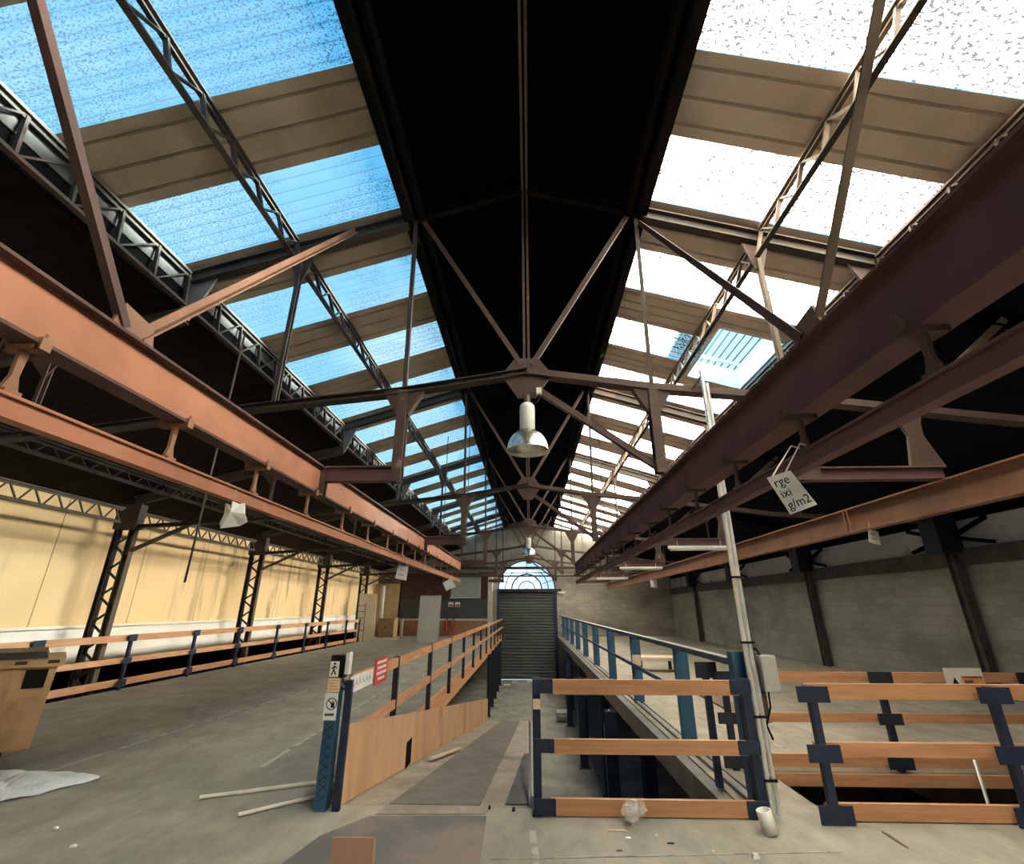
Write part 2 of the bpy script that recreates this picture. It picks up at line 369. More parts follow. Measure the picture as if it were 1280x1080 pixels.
endpiece(XL - .25, AX - AR, lambda x: zz, lambda x: max(zz + .01, min(top(x), 4.65)), 'gable', 'wall_end_shoulder_left')
endpiece(AX + AR, XR + .25, lambda x: zz, lambda x: max(zz + .01, min(top(x), 4.65)), 'gable', 'wall_end_shoulder_right')
endpiece(-7.2, 7.2, lambda x: min(4.65, top(x) - .01), top, 'gable', 'wall_end_gable')
struct(MB().box(XL - .25, XR + .25, -7.25, -7, LOW, 7.4).build('wall_back', 'end', origin=(0, 0, 0)))
# shutter
m = MB(); z = LOW; pts = []
k = int((AZ - LOW) / .17)
for i in range(k):
    a = LOW + (AZ - LOW) * i / k; b = a + (AZ - LOW) / k
    m.prism([(AX - AR + .06, YE + .19, a), (AX - AR + .06, YE + .12, a + .035), (AX - AR + .06, YE + .13, b - .03), (AX - AR + .06, YE + .19, b)], (2 * AR - .12, 0, 0))
sh = thing('door_1', (AX, YE + .15, LOW), 'dark grey roller shutter at the foot of the ramp', 'shutter'); struct(sh)
del sh['label']; del sh['category']
m.build('shutter_curtain', 'shutter', sh)
MB().box(AX - AR - .05, AX - AR + .09, YE - .03, YE + .2, LOW, AZ).build('guide_rail', 'navy', sh)
MB().box(AX + AR - .16, AX + AR + .05, YE - .03, YE + .2, LOW, AZ).build('guide_rail', 'navy', sh)
MB().box(AX - AR - .05, AX + AR + .35, YE - .1, YE + .2, AZ - .12, AZ + .06).build('lintel_box', 'navy_deep', sh)
# fanlight
fl = thing('window_1', (AX, YE + .1, AZ), 'x', 'x'); struct(fl); del fl['label']; del fl['category']
m = MB()
for (r0, r1) in ((AR - .07, AR + .02), (AR * .74, AR * .74 + .05), (AR * .50, AR * .50 + .085), (AR * .27, AR * .27 + .06)):
    for i in range(n_arc):
        a, b = math.pi * i / n_arc, math.pi * (i + 1) / n_arc
        if r0 < AR * .8 and r0 > AR * .6 and 6 < i < 17: continue
        P = lambda r, t: (AX - r * math.cos(t), YE + .06, AZ + r * math.sin(t))
        m.prism([P(r0, a), P(r0, b), P(r1, b), P(r1, a)], (0, .05, 0))
for t, r0, r1 in ((90, .52, 1), (45, .27, .52), (135, .27, .52), (20, .52, 1), (160, .52, 1), (65, 0, .27), (115, 0, .27)):
    t = R(t); m.bar((AX - AR * r0 * math.cos(t), YE + .085, AZ + AR * r0 * math.sin(t)), (AX - AR * r1 * math.cos(t), YE + .085, AZ + AR * r1 * math.sin(t)), .05, .035)
m.bar((AX - AR, YE + .085, AZ + .03), (AX + AR, YE + .085, AZ + .03), .05, .07)
m.bar((AX - AR * .82, YE + .085, AZ + AR * .57), (AX + AR * .82, YE + .085, AZ + AR * .57), .05, .045)
m.build('window_frame', 'navy', fl)
m = MB(); m.prism([(x, YE + .12, z) for x, z in arc], (0, .012, 0)); m.build('pane', 'fan_glass', fl)

# roof: opaque and glazed strips, one pitch each side
P0, PW, PER = 3.92, .93, 1.82
def sheet(side, ya, yb, glazed, xa=1.6, xb=4.6):
    """one corrugated strip running down the slope"""
    mb = MB(); prof = []
    if glazed:
        k = max(2, round((yb - ya) / .155)); st = (yb - ya) / k
        for i in range(k): prof += [(ya + i * st, .018), (ya + (i + .35) * st, 0), (ya + (i + .75) * st, 0)]
        prof.append((yb, .018))
    else:
        k = max(2, round((yb - ya) / .3)); st = (yb - ya) / k
        for i in range(k): prof += [(ya + i * st, 0), (ya + (i + .43) * st, 0), (ya + (i + .47) * st, .045), (ya + (i + .53) * st, .045), (ya + (i + .57) * st, 0)]
        prof.append((yb, 0))
    vs = []; q = len(prof)
    for x in (xa, xb):
        for y, dz in prof: vs.append((side * x, y, 6.82 - SL * (x - 1.62) + dz))
    mb.add(vs, [(i, i + 1, q + i + 1, q + i) for i in range(q - 1)])
    return mb
ops = {-1: MB(), 1: MB()}; wn = 2
HY0, HY1, HX0, HX1 = 7.12, 9.0, 3.36, 4.5      # open roof hatch on the right
y = P0 - 6 * PER
k = -6
gy = -7.0
strips = []
while True:
    a = P0 + k * PER
    if a > YE: break
    b = min(a + PW, YE)
    strips.append((a, b)); k += 1
for side in (-1, 1):
    op = ops[side]
    prev = -7.0
    for a, b in strips:
        segs = [(prev, a)]
        for s0, s1 in segs:
            if s1 - s0 < .02: continue
            if side > 0 and s0 < HY1 and s1 > HY0:      # leave the hatch opening
                for q0, q1 in ((s0, min(s1, HY0)), (max(s0, HY1), s1)):
                    if q1 - q0 > .03:
                        t = sheet(side, q0, q1, False); op.add(t.v, t.f)
                q0, q1 = max(s0, HY0), min(s1, HY1)
                t = sheet(side, q0, q1, False, 1.6, HX0); op.add(t.v, t.f)
            else:
                t = sheet(side, s0, s1, False); op.add(t.v, t.f)
        if side > 0 and a < HY1 and b > HY0:
            q1 = max(b, HY1)
            o = sheet(side, a, b, True, 1.6, HX0).build('window_%d' % wn, 'pane_right'); struct(o); wn += 1
            if a < HY0: o = sheet(side, a, HY0, True, HX0, 4.6).build('window_%d' % wn, 'pane_right'); struct(o); wn += 1
            if b > HY1: o = sheet(side, HY1, b, True, HX0, 4.6).build('window_%d' % wn, 'pane_right'); struct(o); wn += 1
        else:
            o = sheet(side, a, b, True).build('window_%d' % wn, 'pane_left' if side < 0 else 'pane_right'); struct(o); wn += 1
        prev = b
    if prev < YE:
        t = sheet(side, prev, YE + .3, False); op.add(t.v, t.f)
struct(ops[-1].build('ceiling', 'sheet', origin=(0, 0, 0))); struct(ops[1].build('ceiling_right', 'sheet_lit', origin=(0, 0, 0)))
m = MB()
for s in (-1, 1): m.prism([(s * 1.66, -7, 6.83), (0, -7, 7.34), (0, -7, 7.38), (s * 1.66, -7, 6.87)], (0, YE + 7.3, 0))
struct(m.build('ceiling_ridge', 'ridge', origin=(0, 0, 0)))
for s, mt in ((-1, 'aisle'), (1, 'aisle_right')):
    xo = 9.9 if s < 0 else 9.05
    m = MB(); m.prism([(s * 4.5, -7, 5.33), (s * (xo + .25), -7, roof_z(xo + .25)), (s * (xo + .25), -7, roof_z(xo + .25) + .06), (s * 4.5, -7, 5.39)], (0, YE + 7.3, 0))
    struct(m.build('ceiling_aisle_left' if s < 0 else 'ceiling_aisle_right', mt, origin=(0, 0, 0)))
    struct(MB().box(min(s * 4.52, s * 4.56), max(s * 4.52, s * 4.56), -7, YE + .3, 5.3, 5.58).build('trim_%d' % (30 if s < 0 else 31), 'dark', origin=(0, 0, 0)))
    struct(MB().box(min(s * 4.5, s * 4.56), max(s * 4.5, s * 4.56), -7, YE + .3, 5.56, 5.885).build('trim_%d' % (6 if s < 0 else 7), 'gutter' if s < 0 else 'dark', origin=(0, 0, 0)))
    # black boards along the ridge opening
    m = MB(); m.box(min(s * 1.52, s * 1.64), max(s * 1.52, s * 1.64), -6.9, YE, 6.56, 6.84); m.box(min(s * 1.40, s * 1.46), max(s * 1.40, s * 1.46), -6.9, YE, 6.66, 6.86)
    struct(m.build('trim_%d' % (8 if s < 0 else 9), 'ridgewood', origin=(0, 0, 0)))
# twin ridge angles
m = MB()
for dx in (-.03, .03): m.angle((dx, -3, 7.16), (dx, YE, 7.16), .03, .01)
tag(m.build('ridge_purlin', 'steel_light'), 'pair of thin steel angles running along the middle of the black ridge', 'purlin')
# painted slab edge beams round the pit
struct(MB().box(1.72, 1.9, 4.97, YE, -.30, -.02).build('trim_10', 'slabedge', origin=(0, 0, 0)))
m = MB(); m.box(1.93, 1.98, 4.97, YE, 0, .035); m.box(2.05, 2.08, 4.97, YE, 0, .02)
struct(m.build('trim_11', 'slabedge', origin=(0, 0, 0)))
struct(MB().box(-1.80, -1.762, 4.97, YE, -.27, .10).build('trim_12', 'wood_y', origin=(0, 0, 0)))
struct(MB().box(.0, .05, 4.97, RY, LOW, LOW + .01).build('trim_14', 'dark', origin=(0, 0, 0)))
# painted floor lines
def line(p, q, w, nm):
    p, q = Vector((*p, .002)), Vector((*q, .002)); d = (q - p).normalized(); s = d.cross(Vector((0, 0, 1))) * w / 2
    struct(MB().prism([p - s, q - s, q + s, p + s], (0, 0, .002)).build(nm, 'line'))
line((-5.2, 5.2), (-4.7, 11.2), .07, 'trim_15'); line((-4.3, 3.6), (-4.62, 4.55), .07, 'trim_16'); line((-2.95, 5.95), (-3.1, 11.2), .06, 'trim_17')
line((0, 4.5), (.03, 3.9), .05, 'trim_18'); line((3.15, 6.9), (2.65, 8.7), .05, 'trim_19'); line((2.2, 4.25), (-.3, 4.05), .012, 'trim_20')

# ------------------------------------------------------------------ roof trusses
ORD = ['nearest the camera', 'second from the camera', 'third from the camera', 'fourth from the camera', 'fifth, farthest from the camera']
def chord_z(x):
    P = [(0, 4.25), (1.45, 4.02), (3.1, 3.85), (5.4, 3.55), (9.1, 3.35)]
    a = abs(x)
    for (x0, z0), (x1, z1) in zip(P, P[1:]):
        if a <= x1: return z0 + (z1 - z0) * (a - x0) / (x1 - x0)
    return P[-1][1]
def truss(Y, i):
    t = thing('roof_truss', (0, Y, 3.35), 'rusted steel roof truss spanning the hall, %s' % ORD[i], 'roof truss', 'roof trusses')
    for s in (-1, 1):
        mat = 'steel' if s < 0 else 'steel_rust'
        xo = -9.15 if s < 0 else 8.85
        m = MB(); m.ibeam((s * 4.45, Y, 5.74), (s * 1.62, Y, 6.63), .13, .18); m.build('rafter', 'steel', t)
        m = MB(); m.ibeam((s * 1.62, Y, 6.66), (s * .05, Y, 7.16), .08, .14); m.build('ridge_rafter', 'ridgewood', t)
        m = MB(); m.ibeam((s * 4.4, Y, 5.16), (xo, Y, roof_z(abs(xo)) - .12), .12, .2); m.build('aisle_rafter', 'steel' if s < 0 else 'dark', t)
        m = MB(); pts = [(x, chord_z(x)) for x in (0, 1.45, 3.1, 5.4, 9.1)]
        for (x0, z0), (x1, z1) in zip(pts, pts[1:]):
            for dy in (-.035, .035):
                m.angle((s * x0, Y + dy, z0), (min(s * x1, 8.85), Y + dy, z1), .07, .012, flip=1 if dy > 0 else -1)
            m.bar((s * x0, Y, z0 + .038), (min(s * x1, 8.85), Y, z1 + .038), .14, .012)
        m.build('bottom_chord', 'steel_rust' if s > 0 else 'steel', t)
        # V-shaped web members from the centre plate to the ridge edge
        m = MB(); m.angle((s * .06, Y, 4.35), (s * 1.38, Y, 6.6), .06, .012, up=(0, 1, 0)); m.build('diagonal', 'steel_rust', t)
        m = MB(); m.angle((s * 1.45, Y, 4.05), (s * 1.5, Y, 6.62), .05, .01, up=(0, 1, 0)); m.build('vertical_rod', 'steel', t)
        m = MB()
        for dy in (-.03, .03): m.bar((s * 3.0, Y + dy, 3.86), (s * 3.0, Y + dy, 5.95), .05, .014, up=(0, 1, 0))
        m.build('vertical', 'steel' if s < 0 else 'steel_light', t)
        m = MB()
        for dy in (-.03, .03): m.bar((s * 5.95, Y + dy, 3.5), (s * 5.95, Y + dy, 4.75), .05, .014, up=(0, 1, 0))
        m.build('aisle_vertical', 'steel_rust', t)
        m = MB(); m.prism([(s * 5.65, Y - .01, 4.8), (s * 6.3, Y - .01, 4.62), (s * 5.98, Y - .01, 4.28)], (0, .02, 0)); m.build('gusset_plate', 'steel_rust', t)
        # post under the chord with its flared head
        zb = 2.92 if s < 0 else 3.0
        m = MB(); m.ibeam((s * 1.45, Y, 4.0), (s * 1.45, Y, zb), .11, .13, .016, .014, up=(0, 1, 0)); m.build('hanger_post', 'steel_rust', t)
        m = MB(); c = chord_z(1.45)
        m.prism([(s * 1.45 - .24, Y - .045, c + .02), (s * 1.45 + .24, Y - .045, c + .02), (s * 1.45 + .20, Y - .045, c - .07), (s * 1.45 + .075, Y - .045, c - .30), (s * 1.45 - .075, Y - .045, c - .30), (s * 1.45 - .20, Y - .045, c - .07)], (0, .09, 0))
        m.build('gusset_plate', 'steel_rust', t)
        m = MB(); m.prism([(s * 2.84, Y, 6.12), (s * 3.16, Y, 6.02), (s * 3.05, Y, 5.68), (s * 2.95, Y, 5.70)], (0, .02, 0)); m.build('gusset_plate', mat, t)
        m = MB(); m.prism([(s * 4.1, Y, 5.8), (s * 4.5, Y, 5.68), (s * 4.5, Y, 5.1), (s * 4.36, Y, 5.1)], (0, .03, 0)); m.build('gusset_plate', 'slabedge' if s < 0 else mat, t)
    m = MB(); m.prism([(-.30, Y - .02, 4.22), (-.14, Y - .02, 4.44), (.14, Y - .02, 4.44), (.30, Y - .02, 4.22), (.10, Y - .02, 3.92), (-.10, Y - .02, 3.92)], (0, .04, 0)); m.build('centre_plate', 'steel_rust', t)
    m = MB()
    for dx in (-.028, .028): m.angle((dx, Y, 4.35), (dx, Y, 7.05), .028, .008, up=(0, 1, 0))
    m.build('king_post', 'steel_rust', t)
    m = MB(); m.angle((.03, Y + .05, 4.12), (1.52, Y + .05, 3.02), .07, .014, up=(0, 1, 0)); m.build('strut', 'steel_rust', t)
    # stub beams that carry the crane runways
    m = MB(); m.ibeam((-2.24, Y, 3.02), (-1.45, Y, 3.02), .11, .17, .016); m.build('stub_beam', 'rust_shaded', t)
    m = MB(); m.ibeam((2.86, Y, 2.97), (4.42, Y, 2.97), .12, .14, .016); m.build('stub_beam', 'rust_shaded', t)
    m = MB(); m.prism([(2.78, Y - .05, 3.12), (2.92, Y - .05, 3.14), (3.12, Y - .05, 3.04), (3.12, Y - .05, 2.9), (2.78, Y - .05, 2.88)], (0, .1, 0)); m.build('end_bracket', 'steel_rust', t)
    c = chord_z(4.3)
    m = MB(); m.prism([(3.98, Y - .02, c), (4.40, Y - .02, c), (4.34, Y - .02, c - .16), (4.33, Y - .02, c - .3), (4.46, Y - .02, 3.04), (4.10, Y - .02, 3.04), (4.17, Y - .02, c - .3), (4.13, Y - .02, c - .18)], (0, .04, 0)); m.build('hanger_plate', 'steel_rust', t)
    m = MB(); m.angle((4.3, Y, c + .04), (5.7, Y, 4.85), .085, .014, up=(0, 1, 0)); m.build('diagonal', 'steel_light', t)
    # knee braces at the columns
    m = MB(); m.bar((-9.1, Y, 2.75), (-7.6, Y, 3.45), .07, .07); m.build('knee_brace', 'column', t)
    return t
for i, Y in enumerate(TY): truss(Y, i)

# ------------------------------------------------------------------ lattice purlins, one girder per bay and line
BAYS = [(-.5, TY[0])] + list(zip(TY, TY[1:])) + [(TY[-1], YE)]
BW = ['bay nearest the camera', 'second bay', 'third bay', 'fourth bay', 'fifth bay', 'last bay by the end wall']
def lattice(name, label, cat, group, top, bot, y0, y1, n, mats, detail, w=.06, zig=False):
    (xt, zt), (xb, zb) = top, bot
    t = thing(name, (xb, (y0 + y1) / 2, zb), label, cat, group)
    up = Vector((xt - xb, 0, zt - zb)).normalized()
    sd = Vector((0, 1, 0)).cross(up)
    m = MB(); m.bar((xt, y0, zt), (xt, y1, zt), w * 1.5, .03, up); m.bar(Vector((xt, y0, zt)) + up * -.03, Vector((xt, y1, zt)) + up * -.03, .02, .06, up); m.build('top_chord', mats[0], t)
    m = MB(); m.bar((xb, y0, zb), (xb, y1, zb), w, .03, up); m.bar(Vector((xb, y0, zb)) + up * .025, Vector((xb, y1, zb)) + up * .025, .016, .05, up); m.build('bottom_chord', mats[1], t)
    st = (y1 - y0) / n; web = MB()
    for i in range(n + 1):
        y = y0 + i * st
        if not zig:
            v = MB().bar((xb, y, zb), (xt, y, zt), .045, .03, (0, 1, 0))
            if detail: v.build('web_post', mats[2], t)
            else: web.add(v.v, v.f)
        if i < n:
            if zig:
                ds = [((xb, y, zb), (xt, y + st / 2, zt)), ((xt, y + st / 2, zt), (xb, y + st, zb))]
            else: ds = [((xb, y, zb), (xt, y + st, zt))]
            for a, b in ds:
                v = MB().bar(a, b, .032, .02, up)
                if detail: v.build('web_diagonal', mats[2], t)
                else: web.add(v.v, v.f)
    if not detail: web.build('web', mats[2], t)
    return t
for bi, (y0, y1) in enumerate(BAYS):
    n = 11
    e = .07
    for s, w in ((-1, 'left'), (1, 'right')):
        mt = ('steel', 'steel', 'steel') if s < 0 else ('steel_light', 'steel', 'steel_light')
        lattice('lattice_purlin', 'lattice purlin halfway up the %s skylights, %s' % (w, BW[bi]), 'purlin', 'lattice purlins on the roof slopes',
                (s * 3.1, 6.28), (s * 2.96, 5.83), y0 + e, y1 - e, n, mt, bi < 2)
        mt = ('steel', 'steel', 'steel') if s < 0 else ('steel_rust', 'steel_rust', 'steel_rust')
        lattice('eave_girder', 'deep lattice girder at the foot of the %s skylights, %s' % (w, BW[bi]), 'girder', 'lattice girders under the skylight eaves',
                (s * 4.46, 5.78), (s * 4.40, 5.28), y0 + e, y1 - e, 10, mt, bi < 2 and s < 0)
    if bi >= 1:
        lattice('aisle_girder', 'shallow lattice girder hung under the dark left aisle roof, %s' % BW[bi], 'girder', 'lattice girders under the left aisle roof',
                (-6.9, 3.86), (-6.9, 3.64), y0 + e, y1 - e, 12, ('steel_dark', 'steel_dark', 'steel_dark'), False, zig=True)
        lattice('wall_girder', 'lattice girder along the top of the ochre wall, %s' % BW[bi], 'girder', 'lattice girders along the ochre wall',
                (-9.15, 3.74), (-9.15, 3.42), y0 + .25, y1 - .25, 11, ('column', 'column', 'column'), False, zig=True)
# columns
CW = ['nearest the camera', 'second from the camera', 'third from the camera', 'fourth from the camera']
for i, Y in enumerate(TY[1:] ):
    t = thing('lattice_column', (-9.15, Y, LOW), 'dark laced steel column in front of the ochre wall, %s' % CW[i], 'column', 'columns along the ochre wall')
    for dx in (-.19, .17):
        MB().ibeam((-9.15 + dx, Y, LOW), (-9.15 + dx, Y, 3.78), .12, .10 if dx < 0 else .14, .012, .012, up=(1, 0, 0)).build('flange', 'column' if dx > 0 else 'steel', t)
    m = MB(); z = LOW
    while z < 3.4: m.bar((-9.34, Y, z), (-8.96, Y, z + .27), .05, .012, (0, 1, 0)); m.bar((-8.96, Y, z + .27), (-9.34, Y, z + .54), .05, .012, (0, 1, 0)); z += .54
    m.build('lacing', 'steel', t)
    MB().box(-9.42, -8.88, Y - .1, Y + .1, 3.3, 3.86).build('head_plate', 'steel', t)
    t = thing('wall_post', (8.78, Y, LOW), 'dark post against the grey block wall, %s' % CW[i], 'column', 'posts along the right wall')
    MB().ibeam((8.9, Y, LOW), (8.9, Y, 2.9), .15, .2, .02, .02, up=(0, 1, 0)).build('shaft', 'column_dark', t)
    for sy in (-1, 1):
        for z0, z1 in ((3.05, 3.3), (3.0, 2.82)): MB().bar((8.9, Y + sy * .2, z0), (8.9, Y + sy * 1.0, z1), .07).build('brace', 'dark', t)
    MB().box(8.55, 9.0, Y - .22, Y + .22, 2.7, 3.6).build('head_box', 'navy_deep', t)

# ------------------------------------------------------------------ sway braces in the nearest bay
for s, xb, lab in ((-1, -2.3, 'left'), (1, 1.68, 'right')):
    yn, zn = (2.25, 3.11) if s < 0 else (2.44, 3.13)
    t = thing('sway_brace', (xb, yn, zn), 'V-shaped pair of rusty bars rising from the %s crane beam to the ridge' % lab, 'brace')
    m = MB(); m.angle((xb, yn + .05, zn + .02), (-2.3 if s < 0 else 1.55, TY[0] - .05, 6.46), .062, .012); m.build('brace_bar', 'rust_brown' if s < 0 else 'steel_rust', t)
    m = MB(); m.angle((xb, yn - .05, zn + .02), (xb, -.5, 6.55), .05, .012); m.build('brace_bar', 'rust_flange' if s < 0 else 'steel_light', t)
    m = MB(); m.prism([(xb - .01, yn - .14, zn - .02), (xb - .01, yn + .17, zn - .02), (xb - .01, yn + .13, zn + .13), (xb - .01, yn - .09, zn + .16)], (.02, 0, 0)); m.build('gusset_plate', 'rust_brown' if s < 0 else 'steel_light', t)

# ------------------------------------------------------------------ crane runway beams
def runway(name, x, z0, z1, segs, mat, fmat, label, w=.16, stiff=()):
    t = thing(name, (x, segs[0][0], z0), label, 'beam')
    for a, b in segs:
        m = MB(); m.box(x - .011, x + .011, a, b, z0 + .018, z1 - .018); m.build('web', mat, t)
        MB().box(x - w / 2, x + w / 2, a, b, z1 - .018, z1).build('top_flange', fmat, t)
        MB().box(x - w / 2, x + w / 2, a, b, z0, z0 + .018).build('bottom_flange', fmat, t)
    for y in stiff:
        m = MB(); m.box(x - w / 2, x + w / 2, y - .05, y - .03, z0 + .018, z1 - .018); m.box(x - w / 2, x + w / 2, y + .03, y + .05, z0 + .018, z1 - .018); m.build('splice_plate', fmat, t)
    return t
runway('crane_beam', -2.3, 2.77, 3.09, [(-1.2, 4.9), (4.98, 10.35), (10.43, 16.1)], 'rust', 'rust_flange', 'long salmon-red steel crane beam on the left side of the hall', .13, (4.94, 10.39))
runway('crane_beam', 1.68, 2.71, 3.09, [(-1.2, 17.6)], 'rust_shaded', 'rust_shaded', 'long shade-darkened red-oxide steel crane beam on the right side of the hall', .17)
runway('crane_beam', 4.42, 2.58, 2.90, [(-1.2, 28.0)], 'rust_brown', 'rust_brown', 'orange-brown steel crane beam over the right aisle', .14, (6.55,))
def hoist(x, z0, z1, ztop, y0, y1, start, step, mat, bmat, label):
    t = thing('hoist_rail', (x, y0, z0), label, 'rail')
    MB().ibeam((x, y0, (z0 + z1) / 2), (x, y1, (z0 + z1) / 2), .075, z1 - z0, .014, .04).build('rail', mat, t)
    y = start; n = 0
    while y < y1 - .2:
        m = MB(); m.prism([(x - .010, y - .042, z1), (x - .010, y + .042, z1), (x - .010, y + .016, z1 + .09), (x - .010, y + .02, ztop - .02), (x - .010, y - .02, ztop - .02), (x - .010, y - .016, z1 + .09)], (.02, 0, 0))
        m.bar((x - .03, y, z1 + .010), (x + .03, y, z1 + .010), .075, .018)
        b = m.build('hanger_bracket', bmat, t)
        m = MB(); m.box(x - .085, x + .085, y - .025, y + .025, ztop - .03, ztop - .004)
        for sx in (-1, 1):
            m.box(x + sx * .085 - .014, x + sx * .085 + .014, y - .025, y + .025, ztop - .03, ztop + .03); m.tube((x + sx * .085, y, ztop + .02), (x + sx * .085, y, ztop + .055), .009, 6)
        c = m.build('beam_clamp', bmat, b)
        y += step; n += 1
    return t
hoist(-2.32, 2.41, 2.52, 2.77, -1.0, 16.2, 1.80, .985, 'rust', 'rust_brown', 'thin salmon-red hoist rail hung below the left crane beam')
hoist(1.62, 2.385, 2.485, 2.71, -1.0, 16.9, 1.70, .93, 'rust_shaded', 'steel_rust', 'thin shade-darkened red-oxide hoist rail hung below the right crane beam')

# ------------------------------------------------------------------ lamps
def lamp(Y, label, zt=3.82, cable=True):
    t = thing('bell_lamp', (0, Y, zt - .62), label, 'lamp', 'bell lamps under the ridge')
    MB().tube((0, Y, zt + .1), (0, Y, zt), .035, 10).build('stem', 'steel_light', t)
    m = MB(); m.lathe((0, Y, zt), [(.001, 0), (.06, -.005), (.08, -.03), (.085, -.08), (.085, -.33), (.07, -.36)], 24); m.build('gear_housing', 'lampwhite', t, smooth=True)
    m = MB(); m.lathe((0, Y, zt - .33), [(.085, 0), (.13, -.03), (.18, -.08), (.215, -.15), (.225, -.20), (.232, -.235), (.235, -.245), (.226, -.245), (.215, -.20), (.17, -.09), (.09, -.03)], 32)
    sh = m.build('lamp_shade', 'alu', t, smooth=True)
    MB().sphere((0, Y, zt - .47), .06).build('bulb', 'glassbulb', t, smooth=True)
    if cable:
        MB().box(.11, .17, Y - .03, Y + .03, zt + .12, zt + .19).build('junction_box', 'white', t)
        MB().path([(.14, Y, zt + .12), (.14, Y, zt + .06), (.11, Y, zt + .02), (.05, Y, zt + .02), (.03, Y, zt + .06)], .008, 6).build('cable', 'black', t)
lamp(TY[0] - .07, 'large bell-shaped aluminium lamp hanging under the nearest roof truss')
lamp(TY[2] - .07, 'smaller-looking far bell lamp hanging in front of the arched window', 3.82, False)

# ------------------------------------------------------------------ fluorescent tubes over the right aisle
for Y, x0, x1, z, lab in ((10.2, 2.95, 4.25, 2.80, 'white fluorescent tube under the second truss, beside the tall conduit'),
                          (15.6, 2.9, 4.25, 2.80, 'white fluorescent tube under the third truss over the right aisle'),
                          (21.1, 2.9, 4.25, 2.80, 'white fluorescent tube under the fourth truss over the right aisle')):
    t = thing('tube_light', ((x0 + x1) / 2, Y, z), lab, 'lamp', 'tube lights over the right aisle')
    MB().box(x0, x1, Y - .045, Y + .045, z, z + .06).build('fitting', 'tube', t)
    MB().tube((x0 + .03, Y, z - .02), (x1 - .03, Y, z - .02), .019, 10).build('tube', 'white', t)
    for x in (x0 + .2, x1 - .2): MB().tube((x, Y, z + .06), (x, Y, 2.98 if Y > 0 else z), .006, 6).build('hanger_wire', 'galv', t)

# ------------------------------------------------------------------ roof hatch
def rp(x, dz=0): return 6.82 - SL * (x - 1.62) + dz
t = thing('roof_hatch', ((HX0 + HX1) / 2, HY0, rp(HX1)), 'raised open roof hatch with a white curb and barred blue glass lid', 'hatch')
m = MB()
for (a, b, c, d) in ((HX0, HX1, HY0, HY0 + .05), (HX0, HX1, HY1 - .05, HY1), (HX0, HX0 + .05, HY0, HY1), (HX1 - .05, HX1, HY0, HY1)):
    pts = [(a, c), (b, c), (b, d), (a, d)]
    m.add([(x, y, rp(x, -.02)) for x, y in pts] + [(x, y, rp(x, .42)) for x, y in pts], [(0, 3, 2, 1), (4, 5, 6, 7), (0, 1, 5, 4), (1, 2, 6, 5), (2, 3, 7, 6), (3, 0, 4, 7)])
m.build('curb', 'white', t)
m = MB(); pts = [(HX0, HY0 - .0), (HX1, HY0 - .0), (HX1, HY1), (HX0, HY1)]
m.add([(x, y, rp(x, .44)) for x, y in pts] + [(x, y, rp(x, .45)) for x, y in pts], [(0, 3, 2, 1), (4, 5, 6, 7), (0, 1, 5, 4), (1, 2, 6, 5), (2, 3, 7, 6), (3, 0, 4, 7)])
m.build('lid_glass', 'hatch_glass', t)
m = MB()
for i in range(8):
    x = HX0 + .1 + i * (HX1 - HX0 - .2) / 7; m.bar((x, HY0, rp(x, .42)), (x, HY1, rp(x, .42)), .018, .025)
m.build('lid_bars', 'steel', t)
m = MB(); m.bar((HX0 + .1, HY1 - .35, rp(HX0 + .1, .36)), (HX1 - .1, HY1 - .35, rp(HX1 - .1, .36)), .05, .05); m.build('lid_stay', 'galv', t)
# blue clear patch beside the purlin
# ------------------------------------------------------------------ guardrails
def post_with_plates(t, x, y, z0, z1, boards, axis, mat='navy', pw=.07, plate=.22, face=-1):
    """square post with a bracket plate over every board"""
    m = MB(); m.box(x - pw / 2, x + pw / 2, y - pw / 2, y + pw / 2, z0, z1)
    p = m.build('post', mat, t)
    for a, b in boards:
        MB().box(x - plate / 2, x + plate / 2, y - pw / 2 - .012, y - pw / 2, a - .005, b + .005).build('bracket_plate', mat, p)
    return p
BO = [(.0, .125), (.445, .555), (.90, 1.02)]
# middle front guardrail across the pit
t = thing('guardrail', (1, 4.83, 0), 'navy and orange-board guardrail across the head of the pit, in the centre', 'guardrail', 'board guardrails on the deck')
for a, b in BO: MB().box(.16, 1.86, 4.77, 4.81, a + (.01 if a < .1 else 0), b).build('board', 'wood_x', t)
for x, s in ((.05, 1), (1.93, -1)):
    p = MB().box(x - .035, x + .035, 4.80, 4.87, 0, 1.03).build('post', 'navy', t)
    for a, b in BO:
        m = MB(); m.box(min(x - s * .03, x + s * .15), max(x - s * .03, x + s * .15), 4.757, 4.77, a + .01, b + .005); m.tube((x + s * .08, 4.745, (a + b) / 2), (x + s * .08, 4.757, (a + b) / 2), .012, 6)
        m.build('bracket_plate', 'navy', p)
    MB().box(x - .045, x + .03, 4.77, 4.89, 0, .012).build('foot_plate', 'navy', p)
m = MB().box(.02, .085, 4.79, 4.799, .78, .86).build('sticker', 'cream_label', t)
# right front guardrail
t = thing('guardrail', (3.3, 4.77, 0), 'navy and orange-board guardrail nearest the camera at the right edge', 'guardrail', 'board guardrails on the deck')
for a, b in ((0.01, .125), (.45, .555), (.88, 1.0)): MB().box(2.42, 5.4, 4.75, 4.79, a, b).build('board', 'wood_x', t)
for x in (2.45, 3.98, 5.3): post_with_plates(t, x, 4.80 - .085, 0, .99, ((0.01, .13), (.43, .55), (.87, .985)), 'x', 'navy', .06, .27)
